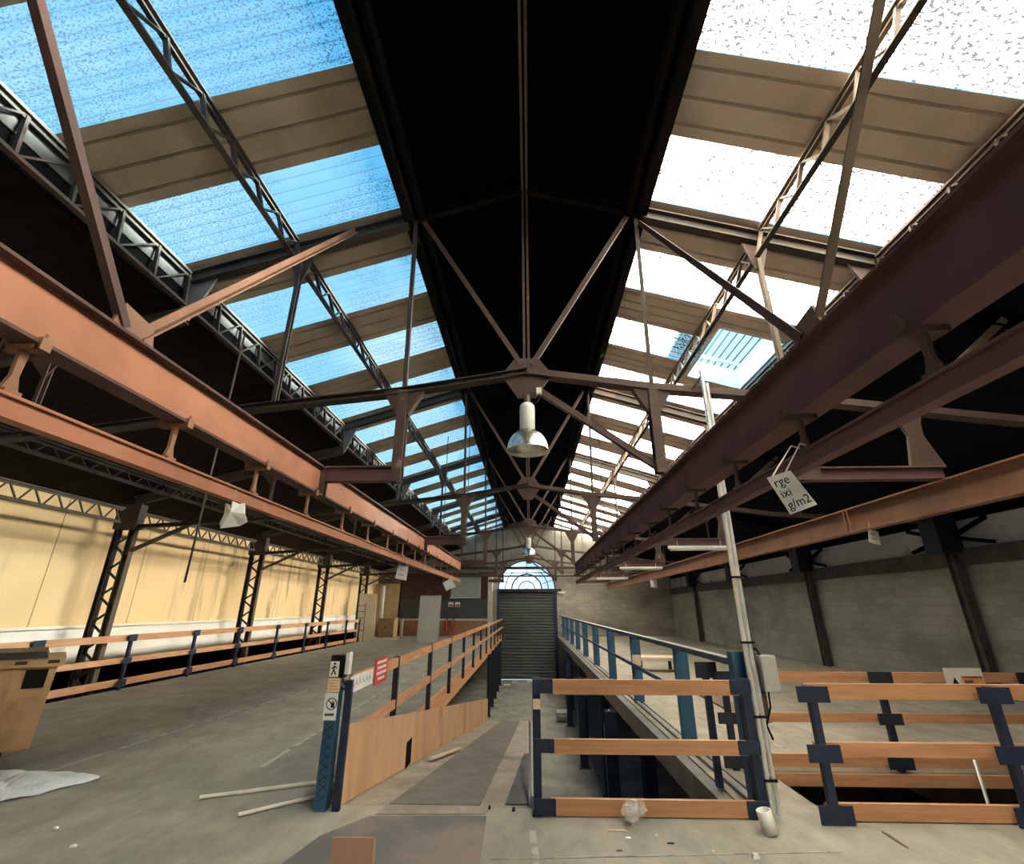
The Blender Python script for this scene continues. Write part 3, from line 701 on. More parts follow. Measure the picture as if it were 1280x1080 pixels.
# right rear guardrail beyond the hoist opening
t = thing('guardrail', (4, 6.12, 0), 'navy and orange-board guardrail on the far side of the floor opening at right', 'guardrail', 'board guardrails on the deck')
for a, b in ((.02, .14), (.44, .53), (.84, .94)): MB().box(2.15, 7.4, 6.10, 6.14, a, b).build('board', 'wood_x', t)
for x in (2.2, 3.93, 5.55, 7.2): post_with_plates(t, x, 6.05, 0, .93, ((.03, .14), (.44, .54), (.84, .95)), 'x', 'navy_deep', .06, .26)
MB().box(2.5, 7.2, 6.02, 6.05, -.13, -.02).build('fascia_board', 'wood_x', t)
# short return post beside the conduit
t = thing('guardrail_post', (1.83, 5.55, 0), 'short navy guardrail post behind the tall conduit post', 'post')
MB().box(1.80, 1.86, 5.5, 5.56, 0, 1.08).build('shaft', 'navy', t); MB().box(1.72, 1.94, 5.485, 5.5, .95, 1.1).build('bracket_plate', 'navy_deep', t)
# long guardrail on the left, in front of the ochre wall
t = thing('guardrail', (-8.78, 16, 0), 'long navy and orange-board guardrail along the ochre wall at left', 'guardrail', 'board guardrails on the deck')
ys = [4.4, 6.6, 8.75, 10.85, 12.95, 14.95, 17.2, 19.4, 21.5, 23.7, 25.5]
for y0, y1 in zip(ys, ys[1:]):
    for a, b in ((.08, .21), (.52, .63), (.95, 1.08)): MB().box(-8.80, -8.76, y0 + .005, y1 - .005, a, b).build('board', 'wood_y', t)
for y in ys:
    p = MB().box(-8.76, -8.70, y - .03, y + .03, 0, 1.06).build('post', 'navy', t)
    for a, b in ((.06, .21), (.51, .63), (.95, 1.09)): MB().box(-8.70, -8.688, y - .11, y + .11, a, b).build('bracket_plate', 'navy', p)
# guardrail along the ramp's left edge
t = thing('guardrail', (-1.66, 12, 0), 'long navy and orange-board guardrail along the left edge of the ramp', 'guardrail', 'board guardrails on the deck')
ys = [4.95, 6.65, 8.85, 11.05, 13.3, 15.6, 17.9, 20.2, 22.5, 24.8, 27.1, 29.4, 31.5]
for y0, y1 in zip(ys, ys[1:]):
    for a, b in ((.45, .55), (.92, 1.03)): MB().box(-1.74, -1.70, y0 + .005, y1 - .005, a, b).build('board', 'wood_y', t)
for y in ys[1:]:
    MB().box(-1.76, -1.695, y - .03, y + .03, -.05, 1.04).build('post', 'navy_deep', t)
# plywood apron on the left of the ramp
t = thing('plywood_apron', (-1.74, 12, -1), 'pale orange plywood boarding along the foot of the left ramp guardrail', 'boarding')
seg = [4.88, 7.35, 9.85, 12.3, 14.8, 17.2, 20.6]
for y0, y1 in zip(seg, seg[1:]):
    zt = lambda y: .63 - (y - 4.88) * .1465
    MB().prism([(-1.69, y0 + .004, rz(y0) + .01), (-1.69, y1 - .004, rz(y1) + .01), (-1.69, y1 - .004, zt(y1)), (-1.69, y0 + .004, zt(y0))], (.022, 0, 0)).build('plywood_sheet', 'ply', t)
o = MB().box(-1.668, -1.664, 7.25, 7.55, -.36, -.06).build('slot', 'dark', t)
# blue railing on the right of the pit
t = thing('pit_railing', (1.93, 17, 0), 'petrol-blue steel railing along the right edge of the pit', 'railing')
MB().box(1.89, 1.96, 5.06, YE - .2, 1.12, 1.17).build('top_rail', 'blue', t)
MB().box(1.885, 1.965, 5.06, YE - .2, 1.17, 1.182).build('rail_cap', 'rail_top', t)
MB().box(1.92, 1.945, 6.9, YE - .2, .60, .66).build('mid_rail', 'blue', t)
y = 6.95; i = 0
while y < YE - .3:
    p = MB().box(1.91, 2.09, y - .03, y + .03, 0, 1.12).build('post', 'blue', t)
    if i == 1: MB().box(1.92, 2.08, y - .034, y - .03, .62, .80).build('sticker', 'cream_label', p)
    y += 2.88; i += 1
# stout blue post with the conduits
t = thing('blue_post', (1.93, 4.93, 0), 'stout petrol-blue post at the right corner of the pit', 'post')
MB().ibeam((1.96, 4.97, 0), (1.96, 4.97, 1.24), .12, .13, .015, .015, up=(1, 0, 0)).build('shaft', 'blue', t)
MB().box(1.89, 2.04, 4.895, 5.05, 0, .015).build('base_plate', 'navy', t)
t = thing('conduit', (1.99, 4.83, 0), 'tall pair of galvanised conduits rising from the floor to the roof truss', 'conduit')
MB().path([(2.0, 4.83, .02), (2.0, 4.83, 1.2), (2.0, 4.83, 4.18)], .024, 12).build('pipe', 'galv', t)
MB().path([(2.055, 4.83, .02), (2.055, 4.83, .95), (2.045, 4.83, 1.2), (2.045, 4.83, 4.02)], .018, 12).build('pipe', 'galv', t)
for z in (.25, .72, 1.32, 1.9, 2.6, 3.3): MB().box(1.972, 2.08, 4.80, 4.86, z, z + .02).build('pipe_clip', 'black', t)
m = MB(); m.path([(1.985, 4.83, 4.1), (1.93, 4.86, 4.02), (1.86, 4.9, 3.93)], .012, 6); m.build('top_bracket', 'steel', t)
t = thing('junction_box', (2.14, 4.86, .9), 'grey electrical box on a wooden backing beside the tall conduit', 'electrical box')
MB().box(2.07, 2.14, 4.88, 4.91, .72, 1.24).build('backing_board', 'plank', t)
MB().box(2.10, 2.235, 4.79, 4.89, .93, 1.22).build('housing', 'grey_box', t)
MB().box(2.103, 2.232, 4.78, 4.79, .935, 1.215).build('lid', 'grey_box', t)
MB().path([(2.15, 4.85, .93), (2.14, 4.84, .8), (2.08, 4.84, .66), (2.12, 4.85, .55)], .009, 6).build('cable', 'black', t)
MB().path([(2.13, 4.85, 1.22), (2.10, 4.85, 1.28), (2.04, 4.85, 1.27)], .008, 6).build('cable', 'black', t)
m = MB(); m.lathe((0, 0, 0), [(.001, .02), (.046, .02), (.046, .15), (.056, .15), (.054, 0), (.001, 0)], 20)
rot = Matrix.Rotation(R(-12), 3, 'Y'); m.v = [rot @ v + Vector((1.83, 4.5, .012)) for v in m.v]
tag(m.build('plastic_collar', 'white', smooth=True), 'short white plastic pipe collar standing at the foot of the conduit', 'pipe piece')
# left blue post with stickers
t = thing('sign_post', (-1.83, 4.83, 0), 'petrol-blue perforated post with warning stickers at the head of the ramp', 'post')
m = MB(); m.ibeam((-1.82, 4.86, 0), (-1.82, 4.86, 1.16), .10, .105, .014, .014, up=(1, 0, 0)); m.box(-1.872, -1.768, 4.80, 4.806, 0, 1.14); m.build('shaft', 'blue', t)
m = MB()
for i in range(9):
    z = .06 + i * .075; m.add([(-1.855, 4.797, z), (-1.785, 4.797, z + .05), (-1.785, 4.797, z + .062), (-1.855, 4.797, z + .012)], [(0, 1, 2, 3)])
    m.add([(-1.785, 4.797, z + .02), (-1.855, 4.797, z + .07), (-1.855, 4.797, z + .08), (-1.785, 4.797, z + .03)], [(0, 1, 2, 3)])
m.build('perforations', 'navy', t)
def plate(parent, name, mat, x0, x1, z0, z1, y=4.792, d=.004): return MB().box(x0, x1, y, y + d, z0, z1).build(name, mat, parent)
s1 = plate(t, 'sticker', 'paper', -1.885, -1.765, .68, .90)
s1['label'] = 'white sticker with a crossed-out hand'
m = MB(); cx, cz = -1.818, .81
for i in range(24):
    a, b = 2 * math.pi * i / 24, 2 * math.pi * (i + 1) / 24
    P = lambda r, t_: (cx + r * math.cos(t_), 4.7905, cz + r * math.sin(t_))
    m.prism([P(.042, a), P(.042, b), P(.05, b), P(.05, a)], (0, .001, 0))
m.bar((cx - .033, 4.791, cz + .033), (cx + .033, 4.791, cz - .033), .001, .008)
m.build('prohibition_ring', 'black', s1)
m = MB(); m.box(cx - .004, cx + .028, 4.7905, 4.7915, cz - .03, cz + .005)
for i in range(4): m.box(cx - .004 + i * .0085, cx + .002 + i * .0085, 4.7905, 4.7915, cz + .005, cz + .025 - abs(i - 1.5) * .004)
m.build('hand_symbol', 'black', s1)
m = MB(); m.box(-1.87, -1.785, 4.7905, 4.7915, .715, .735); m.build('caption_bar', 'column', s1)
s2 = plate(t, 'sticker', 'cream_label', -1.875, -1.76, .905, 1.02); s2['label'] = 'cream sticker with orange text lines'
m = MB()
for i in range(4): m.box(-1.865 + .008 * (i % 2), -1.775 - .01 * (i % 3), 4.7905, 4.7915, .925 + i * .024, .935 + i * .024)
m.build('text_lines', 'orange_label', s2)
b = MB().box(-1.875, -1.745, 4.80, 4.90, 1.02, 1.21).build('control_box', 'black', t)
s3 = plate(t, 'sticker', 'paper', -1.873, -1.79, 1.03, 1.16, 4.795); s3['label'] = 'white sticker with a black walking figure'
m = MB(); q = 4.7935; cx, cz = -1.832, 1.095
m.lathe((0, 0, 0), [(.001, 0), (.011, 0)], 10); m.v = [Vector((cx + v.x, q, cz + .045 + v.y)) for v in m.v]
for a, b_ in (((0, .03), (-.004, -.005)), ((-.004, -.005), (-.022, -.05)), ((-.004, -.005), (.02, -.048)), ((0, .025), (-.024, .0)), ((0, .025), (.024, .008))):
    m.bar((cx + a[0], q, cz + a[1]), (cx + b_[0], q, cz + b_[1]), .001, .011)
m.build('walking_symbol', 'black', s3)
m = MB(); m.box(-1.735, -1.70, 4.80, 4.88, 1.05, 1.23); m.bar((-1.745, 4.84, 1.2), (-1.70, 4.84, 1.23), .05, .02); m.build('socket_cover', 'white', t)
# second dark post joined to it
t = thing('rack_post', (-1.66, 4.86, 0), 'navy post tied to the sticker-covered blue post', 'post')
MB().box(-1.715, -1.655, 4.81, 4.86, .0, 1.0).build('shaft', 'navy', t)
m = MB(); m.path([(-1.755, 4.84, 1.0), (-1.73, 4.84, .97), (-1.71, 4.84, .93)], .012, 6); m.bar((-1.765, 4.84, .93), (-1.71, 4.84, .92), .02, .02); m.build('tie', 'steel', t)
# torn banner and red sign on the ramp guardrail
t = thing('banner', (-1.62, 5.2, .88), 'torn white banner strip on the near end of the ramp guardrail', 'banner')
MB().box(-1.699, -1.693, 4.87, 5.55, .875, 1.02).build('strip', 'paper', t)
m = MB()
for i in range(6):
    y = 4.9 + i * .1; z = .92
    m.bar((-1.691, y, z), (-1.691, y + .05, z + .06), .002, .012); m.bar((-1.691, y + .03, z + .06), (-1.691, y + .07, z + .01), .002, .012)
m.build('faded_letters', 'grey_box', t)
t = thing('warning_sign', (-1.62, 5.85, .85), 'small red sign with white text lines on the ramp guardrail', 'sign')
MB().box(-1.699, -1.69, 5.62, 6.08, .84, 1.10).build('plate', 'red', t)
m = MB()
for i, (a, b) in enumerate(((.0, .36), (.02, .34), (.0, .36), (.05, .30))): m.box(-1.689, -1.687, 5.67 + a, 5.67 + b, 1.045 - i * .055, 1.073 - i * .055)
m.build('text_lines', 'paper', t)
# sign on the rear right guardrail
t = thing('warning_sign', (4.82, 6.0, .78), 'white safety sign with an orange panel on the rear right guardrail', 'sign')
MB().box(4.62, 5.03, 5.985, 5.995, .76, 1.0).build('plate', 'paper', t)
MB().box(4.79, 5.02, 5.980, 5.985, .81, .92).build('orange_panel', 'orange_label', t)
m = MB()
m.box(4.80, 5.01, 5.977, 5.980, .902, .918); m.box(4.81, 4.90, 5.977, 5.980, .85, .88); m.build('text_lines', 'plank', t)
m = MB(); m.prism([(4.68, 5.983, .84), (4.75, 5.983, .84), (4.715, 5.983, .91)], (0, .002, 0)); m.build('warning_triangle', 'black', t)

# ------------------------------------------------------------------ hanging load signs
t = thing('hanging_sign', (1.48, 2.6, 2.11), 'white paper load sign with black lettering hanging tilted from the right hoist rail', 'sign', 'hanging load signs')
k = 2.6 / 2.85
A, B, Cc, D = [Vector((x * k, 2.6, H + (z - H) * k)) for x, z in ((1.478, 2.384), (1.63, 2.43), (1.745, 2.215), (1.575, 2.155))]
m = MB(); m.prism([A, B, Cc, D], (0, .004, 0)); m.build('sheet', 'paper', t)
ux = (Cc - D).normalized(); uy = (A - D).normalized()
uy = (uy - ux * uy.dot(ux)).normalized()
for i, (body, h, f, off) in enumerate((('rge', .072, .70, .012), ('ixi', .068, .41, .012), ('g/m2', .070, .11, .012))):
    o = A * f + D * (1 - f) + (Cc - D) * off / (Cc - D).length
    text(t, 'lettering', body, h, 'black', o + Vector((0, -.001, 0)), ux, uy, .001)
m = MB(); m.tube(A * .75 + B * .25, (1.545, 2.64, 2.52), .004, 6); m.tube(A * .2 + B * .8, (1.575, 2.60, 2.52), .004, 6); m.tube((1.545, 2.64, 2.52), (1.60, 2.64, 2.50), .004, 6); m.tube((1.575, 2.60, 2.52), (1.62, 2.60, 2.50), .004, 6); m.build('string', 'galv', t)
def load_sign(x, y, z, w, h, tilt, yaw, label, text_=True, zt=None):
    t = thing('hanging_sign', (x, y, z - h), label, 'sign', 'hanging load signs')
    ux = Vector((math.cos(yaw) * math.cos(tilt), math.sin(yaw), math.sin(tilt))).normalized(); uz = Vector((-math.sin(tilt), 0, math.cos(tilt)))
    c = Vector((x, y, z)); nn = ux.cross(uz)
    P = [c - ux * w / 2, c + ux * w / 2, c + ux * w / 2 - uz * h + ux * .02, c - ux * w / 2 - uz * h * .96]
    MB().prism(P, nn * .004).build('sheet', 'paper', t)
    if text_:
        m = MB()
        for i in range(2):
            a = c - uz * h * (.3 + .35 * i) - ux * w * .28 - nn * -.006; m.bar(a, a + ux * w * .5, .003, h * .13, uz)
        m.build('print', 'grey_box', t)
    m = MB(); m.tube(P[0] + ux * .03, P[0] + ux * .03 + Vector((0, 0, zt or .1)), .004, 5); m.tube(P[1] - ux * .03, P[1] - ux * .03 + Vector((0, 0, zt or .1)), .004, 5); m.build('string', 'galv', t)
m = MB()
t = thing('hanging_sign', (-2.3, 3.55, 2.18), 'crumpled blank white sheet hanging from the left hoist rail', 'sign', 'hanging load signs')
Yc = 3.5
def atY(px, py, Y):
    a = math.atan((662 - 640) / 582 * math.cos(R(20.7))); p = R(20.7)
    fw = Vector((-math.sin(a) * math.cos(p), math.cos(a) * math.cos(p), math.sin(p))); rt = Vector((math.cos(a), math.sin(a), 0)); up = rt.cross(fw)
    d = fw + rt * ((px - 640) / 582) - up * ((py - 540) / 582); return Vector((0, 0, H)) + d * (Y / d.y)
cr = [(282, 629), (287, 630), (293, 627), (299, 630), (304, 628), (308, 643), (309, 652), (297, 657), (278, 661), (274, 654), (278, 642)]
cv = [Vector((0, 0, 0))] * 0
base = [Vector((atY(x, y, Yc).x, Yc + .025 * math.sin(i * 2.1), atY(x, y, Yc).z)) for i, (x, y) in enumerate(cr)]
ctr = sum(base, Vector()) / len(base) + Vector((0, -.04, 0))
m.add(base + [ctr] + [v + Vector((0, .006, 0)) for v in base] + [ctr + Vector((0, .006, 0))],
      [(i, (i + 1) % 11, 11) for i in range(11)] + [(12 + (i + 1) % 11, 12 + i, 23) for i in range(11)] + [(i, 12 + i, 12 + (i + 1) % 11, (i + 1) % 11) for i in range(11)])
m.build('sheet', 'paper', t)
MB().tube(base[1] + Vector((0, .01, 0)), (base[1].x + .03, Yc, 2.5), .004, 5).build('string', 'galv', t)
load_sign(-2.36, 9.0, 2.37, .19, .25, R(-10), .2, 'white load sign hanging from the far part of the left hoist rail')
load_sign(-2.34, 13.8, 2.36, .27, .26, R(28), .2, 'tilted white load sign near the far end of the left hoist rail', False)
load_sign(4.42, 6.2, 2.56, .13, .17, R(-12), .1, 'small white load sign hanging from the orange-brown aisle beam')
load_sign(4.40, 17.5, 2.56, .24, .26, 0, .1, 'distant white load sign hanging from the far part of the aisle beam', False)

# ------------------------------------------------------------------ loose things on the deck
# wheeled waste container
t = thing('waste_container', (-6.1, 5.9, 0), 'ochre plastic wheeled waste container with a dark lid at the left edge', 'waste container')
BP = Vector((-5.50, 5.88, 0)); BU = Vector((-math.cos(R(44)), -math.sin(R(44)), 0)); BV = Vector((-math.sin(R(44)), math.cos(R(44)), 0))
def bb(m, u0, u1, v0, v1, z0, z1, g=0, gz=0):
    """box in the container's own axes; g widens the top"""
    P = lambda u, v, z: BP + BU * u + BV * v + Vector((0, 0, z))
    return m.add([P(u0 + g, v0 + g, z0), P(u1 - g, v0 + g, z0), P(u1 - g, v1 - g, z0), P(u0 + g, v1 - g, z0), P(u0, v0, z1), P(u1, v0, z1), P(u1, v1, z1), P(u0, v1, z1)],
                 [(0, 3, 2, 1), (4, 5, 6, 7), (0, 1, 5, 4), (1, 2, 6, 5), (2, 3, 7, 6), (3, 0, 4, 7)])
bb(MB(), .02, 1.3, .02, .85, .17, 1.02, .03).build('body', 'bin', t)
bb(MB(), -.03, 1.35, -.03, .9, 1.0, 1.09).build('rim', 'bin', t)
bb(MB(), .16, 1.33, -.02, .88, 1.09, 1.16, -.03).build('lid', 'bin_lid', t)
for u in (.02, .29): bb(MB(), u, u + .10, -.034, -.03, 1.03, 1.065).build('grip_hole', 'bin_lid', t)
bb(MB(), .09, .28, .008, .016, .78, .97, .004).build('sticker', 'black', t, label='black sticker patch')
for u in (.34, 1.0): bb(MB(), u, u + .04, -.005, .05, .18, .97, .008).build('rib', 'bin', t)
for u in (.30, 1.1):
    for v in (.14, .7):
        c = BP + BU * u + BV * v + Vector((0, 0, .085))
        w = MB().tube(c - BU * .022, c + BU * .022, .085, 16).build('wheel', 'black', t)
        bb(MB(), u - .04, u + .04, v - .03, v + .03, .09, .19).build('castor_fork', 'steel', w)
# polythene on the floor in front of the container
m = MB(); nx, ny = 34, 16; random.seed(3)
def sheet_pt(u, v):
    hw = .64 * (1 - u ** 3.0) * (1 + .16 * math.sin(u * 8 + 1)) + .03; q = (v - .5) * 2 * hw
    x = -6.3 + 1.90 * u + q * -.45; y = 4.95 + .55 * u + .05 * math.sin(u * 7) + q * .85
    z = .004 + .13 * abs(math.sin(u * 11 + v * 5) * math.cos(v * 7 - u * 6)) * (1 - abs(2 * v - 1) ** 3) * (1 - u ** 3) + .02 * abs(math.sin(23 * u + 17 * v))
    return (x, y, z)
m.add([sheet_pt(i / nx, j / ny) for i in range(nx + 1) for j in range(ny + 1)], [(i * (ny + 1) + j, (i + 1) * (ny + 1) + j, (i + 1) * (ny + 1) + j + 1, i * (ny + 1) + j + 1) for i in range(nx) for j in range(ny)])
tag(m.build('plastic_sheet', 'film'), 'crumpled translucent polythene sheet on the floor in front of the waste container', 'plastic sheet')
# pipes on the floor
tag(MB().tube((-3.02, 5.03, .018), (-1.9, 5.55, .018), .018, 12).build('metal_pipe', 'pipewhite'), 'longer pale metal pipe on the floor left of the sticker post', 'pipe', 'pipes lying on the floor')
o = MB().tube((-2.45, 4.67, .018), (-1.9, 5.16, .018), .016, 12).build('metal_pipe', 'pipewhite'); tag(o, 'shorter pale metal pipe on the floor at the foot of the sticker post', 'pipe', 'pipes lying on the floor')
# cardboard, plates, strip
t = thing('cardboard_piece', (-1.19, 3.8, 0), 'brown cardboard flap standing on the floor at the bottom edge of the view', 'cardboard')
MB().box(-1.33, -1.055, 3.8, 3.812, .004, .205).build('sheet', 'card', t)
MB().prism([(-1.055, 3.8, .004), (-1.045, 3.82, .004), (-1.045, 3.82, .198), (-1.055, 3.8, .205)], (.006, 0, 0)).build('side_flap', 'card', t)
m = MB(); m.prism([(-1.36, 4.72, .003), (-.38, 4.76, .003), (-.35, 3.7, .003), (-1.75, 3.7, .003), (-1.62, 4.35, .003)], (0, 0, .004))
tag(m.build('floor_plate', 'plate'), 'worn brown and grey sheet covering the floor at the head of the ramp', 'floor plate')
m = MB(); m.prism([(-1.32, 4.76, .003), (-.40, 4.80, .003), (-.36, 4.97, .003), (-1.28, 4.97, .003)], (0, 0, .004))
tag(m.build('threshold_strip', 'ramp'), 'pale strip across the top of the ramp', 'strip')
m = MB(); e = .004
m.prism([(-1.27, 5.0, rz(5.0) + e), (-.46, 5.0, rz(5.0) + e), (-.42, RY - .3, rz(RY - .3) + e), (-1.12, RY - .3, rz(RY - .3) + e)], (0, 0, .006))
tag(m.build('ramp_strip', 'mat'), 'dark grey anti-slip strip down the middle of the ramp', 'strip')
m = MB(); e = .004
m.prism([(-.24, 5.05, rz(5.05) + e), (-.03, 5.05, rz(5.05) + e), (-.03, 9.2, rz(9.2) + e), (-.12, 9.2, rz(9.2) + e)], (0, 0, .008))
tag(m.build('dark_ramp_band', 'dark_band'), 'narrow blackish band along the right side of the ramp beside the bent tube', 'strip')  # thin flat dark band over the right side of the ramp
m = MB(); m.path([(.0, 4.99, .06), (.0, 6.6, .06), (.0, 8.2, -.02), (-.02, 9.0, -.12)], .016, 8); m.path([(.0, 4.99, .06), (.0, 4.99, .0)], .016, 8); m.path([(-.02, 9.0, -.12), (-.02, 9.0, -.6)], .016, 8)
tag(m.build('bent_tube', 'rail_top'), 'thin bent grey tube beside the left post of the central guardrail', 'tube')
m = MB(); y0, y1 = 8.3, 9.6
m.prism([(-1.50, 8.0, rz(8.0) + .03), (-1.43, 8.0, rz(8.0) + .03), (-1.22, 9.5, rz(9.5) + .03), (-1.29, 9.5, rz(9.5) + .03)], (0, 0, .025))
tag(m.build('loose_batten', 'pallet'), 'loose pale batten lying on the ramp beside the plywood boarding', 'batten')
# things in and beside the pit
m = MB(); m.box(1.0, 1.55, 20.6, 21.3, LOW, LOW + .3); m.box(1.05, 1.5, 20.5, 20.6, LOW + .08, LOW + .22)
tag(m.build('concrete_block', 'concrete_block'), 'grey concrete block on the lower floor beyond the central guardrail', 'concrete block')
SW = ['nearest', 'second', 'third', 'fourth', 'fifth', 'sixth', 'seventh', 'eighth']
for i, (x, y) in enumerate(((1.80, 8.6), (1.55, 10.6), (1.80, 13.0), (1.45, 15.2), (1.75, 17.6), (1.45, 20.0), (1.75, 23.0))):
    t = thing('steel_stanchion', (x, y, LOW), 'dark navy stanchion under the right edge of the deck, %s from the camera' % SW[i], 'stanchion', 'stanchions under the right deck')
    MB().ibeam((x, y, LOW), (x, y, -.26), .2, .2, .02, .02, up=(0, 1, 0)).build('shaft', 'navy', t)
    MB().box(x - .16, x + .16, y - .16, y + .16, LOW, LOW + .02).build('base_plate', 'navy_deep', t)
    if i in (1, 3): MB().box(x - .125, x - .118, y - .03, y + .03, LOW + .5, -.5).build('downpipe', 'rail_top', t)
for i, y in enumerate((21.5, 23.5, 25.5, 27.5, 29.5)):
    t = thing('steel_stanchion', (-1.72, y, LOW), 'dark stanchion under the left edge of the deck near the shutter, %s from the camera' % SW[i], 'stanchion', 'stanchions under the left deck')
    MB().ibeam((-1.72, y, LOW), (-1.72, y, -.2), .14, .14, .015, .015, up=(0, 1, 0)).build('shaft', 'navy_deep', t)
    MB().box(-1.84, -1.60, y - .12, y + .12, LOW, LOW + .02).build('base_plate', 'navy_deep', t)
random.seed(11)
for i, (x, y) in enumerate(((-1.5, 29.6), (-1.1, 30.6), (-.2, 30.9), (.5, 31.0))):
    m = MB(); m.prism([(x, y, LOW), (x + .35, y + .05, LOW), (x + .3, y + .3, LOW), (x + .02, y + .22, LOW)], (0, 0, .03))
    tag(m.build('paper_scrap', 'paper'), 'white scrap on the lower floor by the shutter, %s from the left' % ('first', 'second', 'third', 'fourth')[i], 'litter', 'white scraps by the shutter')
# low pallet table and plank on the right deck
t = thing('low_table', (3.6, 14.6, 0), 'low pale wooden table on the right deck behind the blue railing', 'table')
MB().box(2.95, 4.05, 14.2, 15.0, .28, .36).build('top', 'pallet', t)
for x in (3.02, 3.98):
    for y in (14.27, 14.93): MB().box(x - .04, x + .04, y - .04, y + .04, 0, .28).build('leg', 'plank', t)
m = MB(); a, b = Vector((3.35, 12.0, 0)), Vector((3.30, 8.2, 0)); m.prism([a, b, b + Vector((.36, .1, 0)), a + Vector((.30, .2, 0))], (0, 0, .035))
tag(m.build('loose_plank', 'plank'), 'wide dark brown plank lying on the right deck beyond the guardrails', 'plank')
tag(MB().tube((4.27, 5.45, -.5), (4.68, 6.0, .12), .016, 8).build('leaning_tube', 'galv'), 'thin pale tube leaning in the floor opening at the right', 'tube')
# crumpled clear plastic
m = MB(); random.seed(5); c = Vector((.83, 4.66, .01))
for i in range(5):
    cc = c + Vector((random.uniform(-.07, .08), random.uniform(-.04, .04), random.uniform(.02, .06))); r = random.uniform(.03, .055)
    s0 = len(m.v); m.sphere(cc, r, 7)
    for j in range(s0, len(m.v)): m.v[j] += Vector([random.uniform(-.016, .016) for _ in range(3)])
zm = min(v.z for v in m.v)
m.v = [v - Vector((0, 0, zm)) for v in m.v]
tag(m.build('crumpled_bag', 'clearplastic'), 'crumpled clear plastic bag on the floor in front of the central guardrail', 'plastic bag')
LIT = [((.66, 4.52), (.17, .03, .012), 'pallet', 'short wood splinter left of the crumpled clear bag'), ((.72, 4.40), (.05, .025, .01), 'paper', 'small pale chip below the crumpled clear bag'),
       ((.94, 4.42), (.035, .03, .02), 'paper', 'small white crumb right of the crumpled clear bag'), ((1.55, 4.13), (.055, .045, .03), 'paper', 'whitish crumb of plaster near the white collar'),
       ((1.28, 4.19), (.03, .03, .02), 'pallet', 'tiny pale crumb halfway between the bag and the white collar'), ((.62, 4.2), (.05, .02, .01), 'plank', 'dark wood splinter on the floor below the crumpled bag'),
       ((1.02, 4.33), (.06, .02, .008), 'black', 'black rubber scrap on the floor right of the crumpled bag'), ((2.72, 4.45), (.03, .3, .01), 'plank', 'thin dark stick on the floor in front of the right guardrail'),
       ((-3.34, 4.12), (.04, .03, .02), 'paper', 'white crumb on the floor near the lower left, nearer one'), ((-3.75, 4.4), (.035, .03, .02), 'paper', 'white crumb on the floor near the lower left, farther one'),
       ((-.37, 4.93), (.02, .07, .02), 'black', 'dark bolt stub at the top right corner of the ramp strip'), ((-.16, 4.90), (.03, .09, .015), 'black', 'dark metal scrap left of the central guardrail post')]
for (x, y), (a, b, c_), mt, lab in LIT:
    m = MB(); m.add([(x - a / 2, y - b / 2, .004), (x + a / 2, y - b * .4, .004), (x + a * .45, y + b / 2, .004), (x - a * .4, y + b * .45, .004), (x - a * .35, y - b * .3, c_), (x + a * .38, y - b * .3, c_ * .8), (x + a * .3, y + b * .3, c_), (x - a * .3, y + b * .35, c_ * .9)],
                    [(0, 3, 2, 1), (4, 5, 6, 7), (0, 1, 5, 4), (1, 2, 6, 5), (2, 3, 7, 6), (3, 0, 4, 7)])
    tag(m.build('debris', mt), lab, 'debris', 'small debris on the deck')

# ------------------------------------------------------------------ far end of the left deck
ye = YE - .02
struct(MB().box(-8.3, -2.5, ye - .1, ye, 2.15, 3.75).build('wall_end_panel', 'maroon'))
struct(MB().box(-8.3, -2.5, ye - .1, ye, 1.0, 2.15).build('wall_end_dado', 'slate'))
struct(MB().box(-8.3, -2.5, ye - .13, ye, .88, 1.0).build('trim_21', 'skirt'))
struct(MB().box(-8.3, -2.5, ye - .1, ye, 0, .88).build('wall_end_plinth', 'brick'))
struct(MB().box(-2.66, -2.36, ye - .25, ye, 0, 3.7).build('trim_22', 'skirt'))
t = thing('wall_panel', (-4.1, ye - .12, 2.25), 'pale green framed board high on the maroon end wall', 'board')
MB().box(-5.05, -3.2, ye - .16, ye - .1, 2.27, 3.62).build('board', 'screen', t); 
m = MB(); m.box(-5.1, -3.15, ye - .18, ye - .1, 2.2, 2.27); m.box(-3.2, -3.13, ye - .18, ye - .1, 2.2, 3.65); m.build('frame', 'skirt', t)
for i, x in enumerate((-5.26, -4.83)):
    t = thing('fire_extinguisher', (x, ye - .22, .35), 'red fire extinguisher on the end wall, %s of the two' % ('left' if i == 0 else 'right'), 'fire extinguisher', 'fire extinguishers')
    m = MB(); m.lathe((x, ye - .22, .30), [(.001, 0), (.09, 0), (.095, .05), (.095, .48), (.05, .58), (.03, .62), (.001, .62)], 16); m.build('cylinder', 'redext', t, smooth=True)
    MB().bar((x - .02, ye - .22, .96), (x + .10, ye - .22, 1.0), .04, .05).build('valve', 'black', t)
    MB().path([(x + .06, ye - .24, .95), (x + .13, ye - .26, .8), (x + .11, ye - .26, .5)], .014, 6).build('hose', 'black', t)
    t = thing('wall_sign', (x + .25, ye - .12, 1.75), 'small white and red sign above the fire extinguishers, %s of the two' % ('left' if i == 0 else 'right'), 'sign', 'signs above the extinguishers')
    MB().box(x + .07, x + .40, ye - .11, ye - .1, 1.70, 1.98).build('plate', 'paper', t); MB().box(x + .10, x + .37, ye - .114, ye - .11, 1.73, 1.83).build('red_symbol', 'red', t)
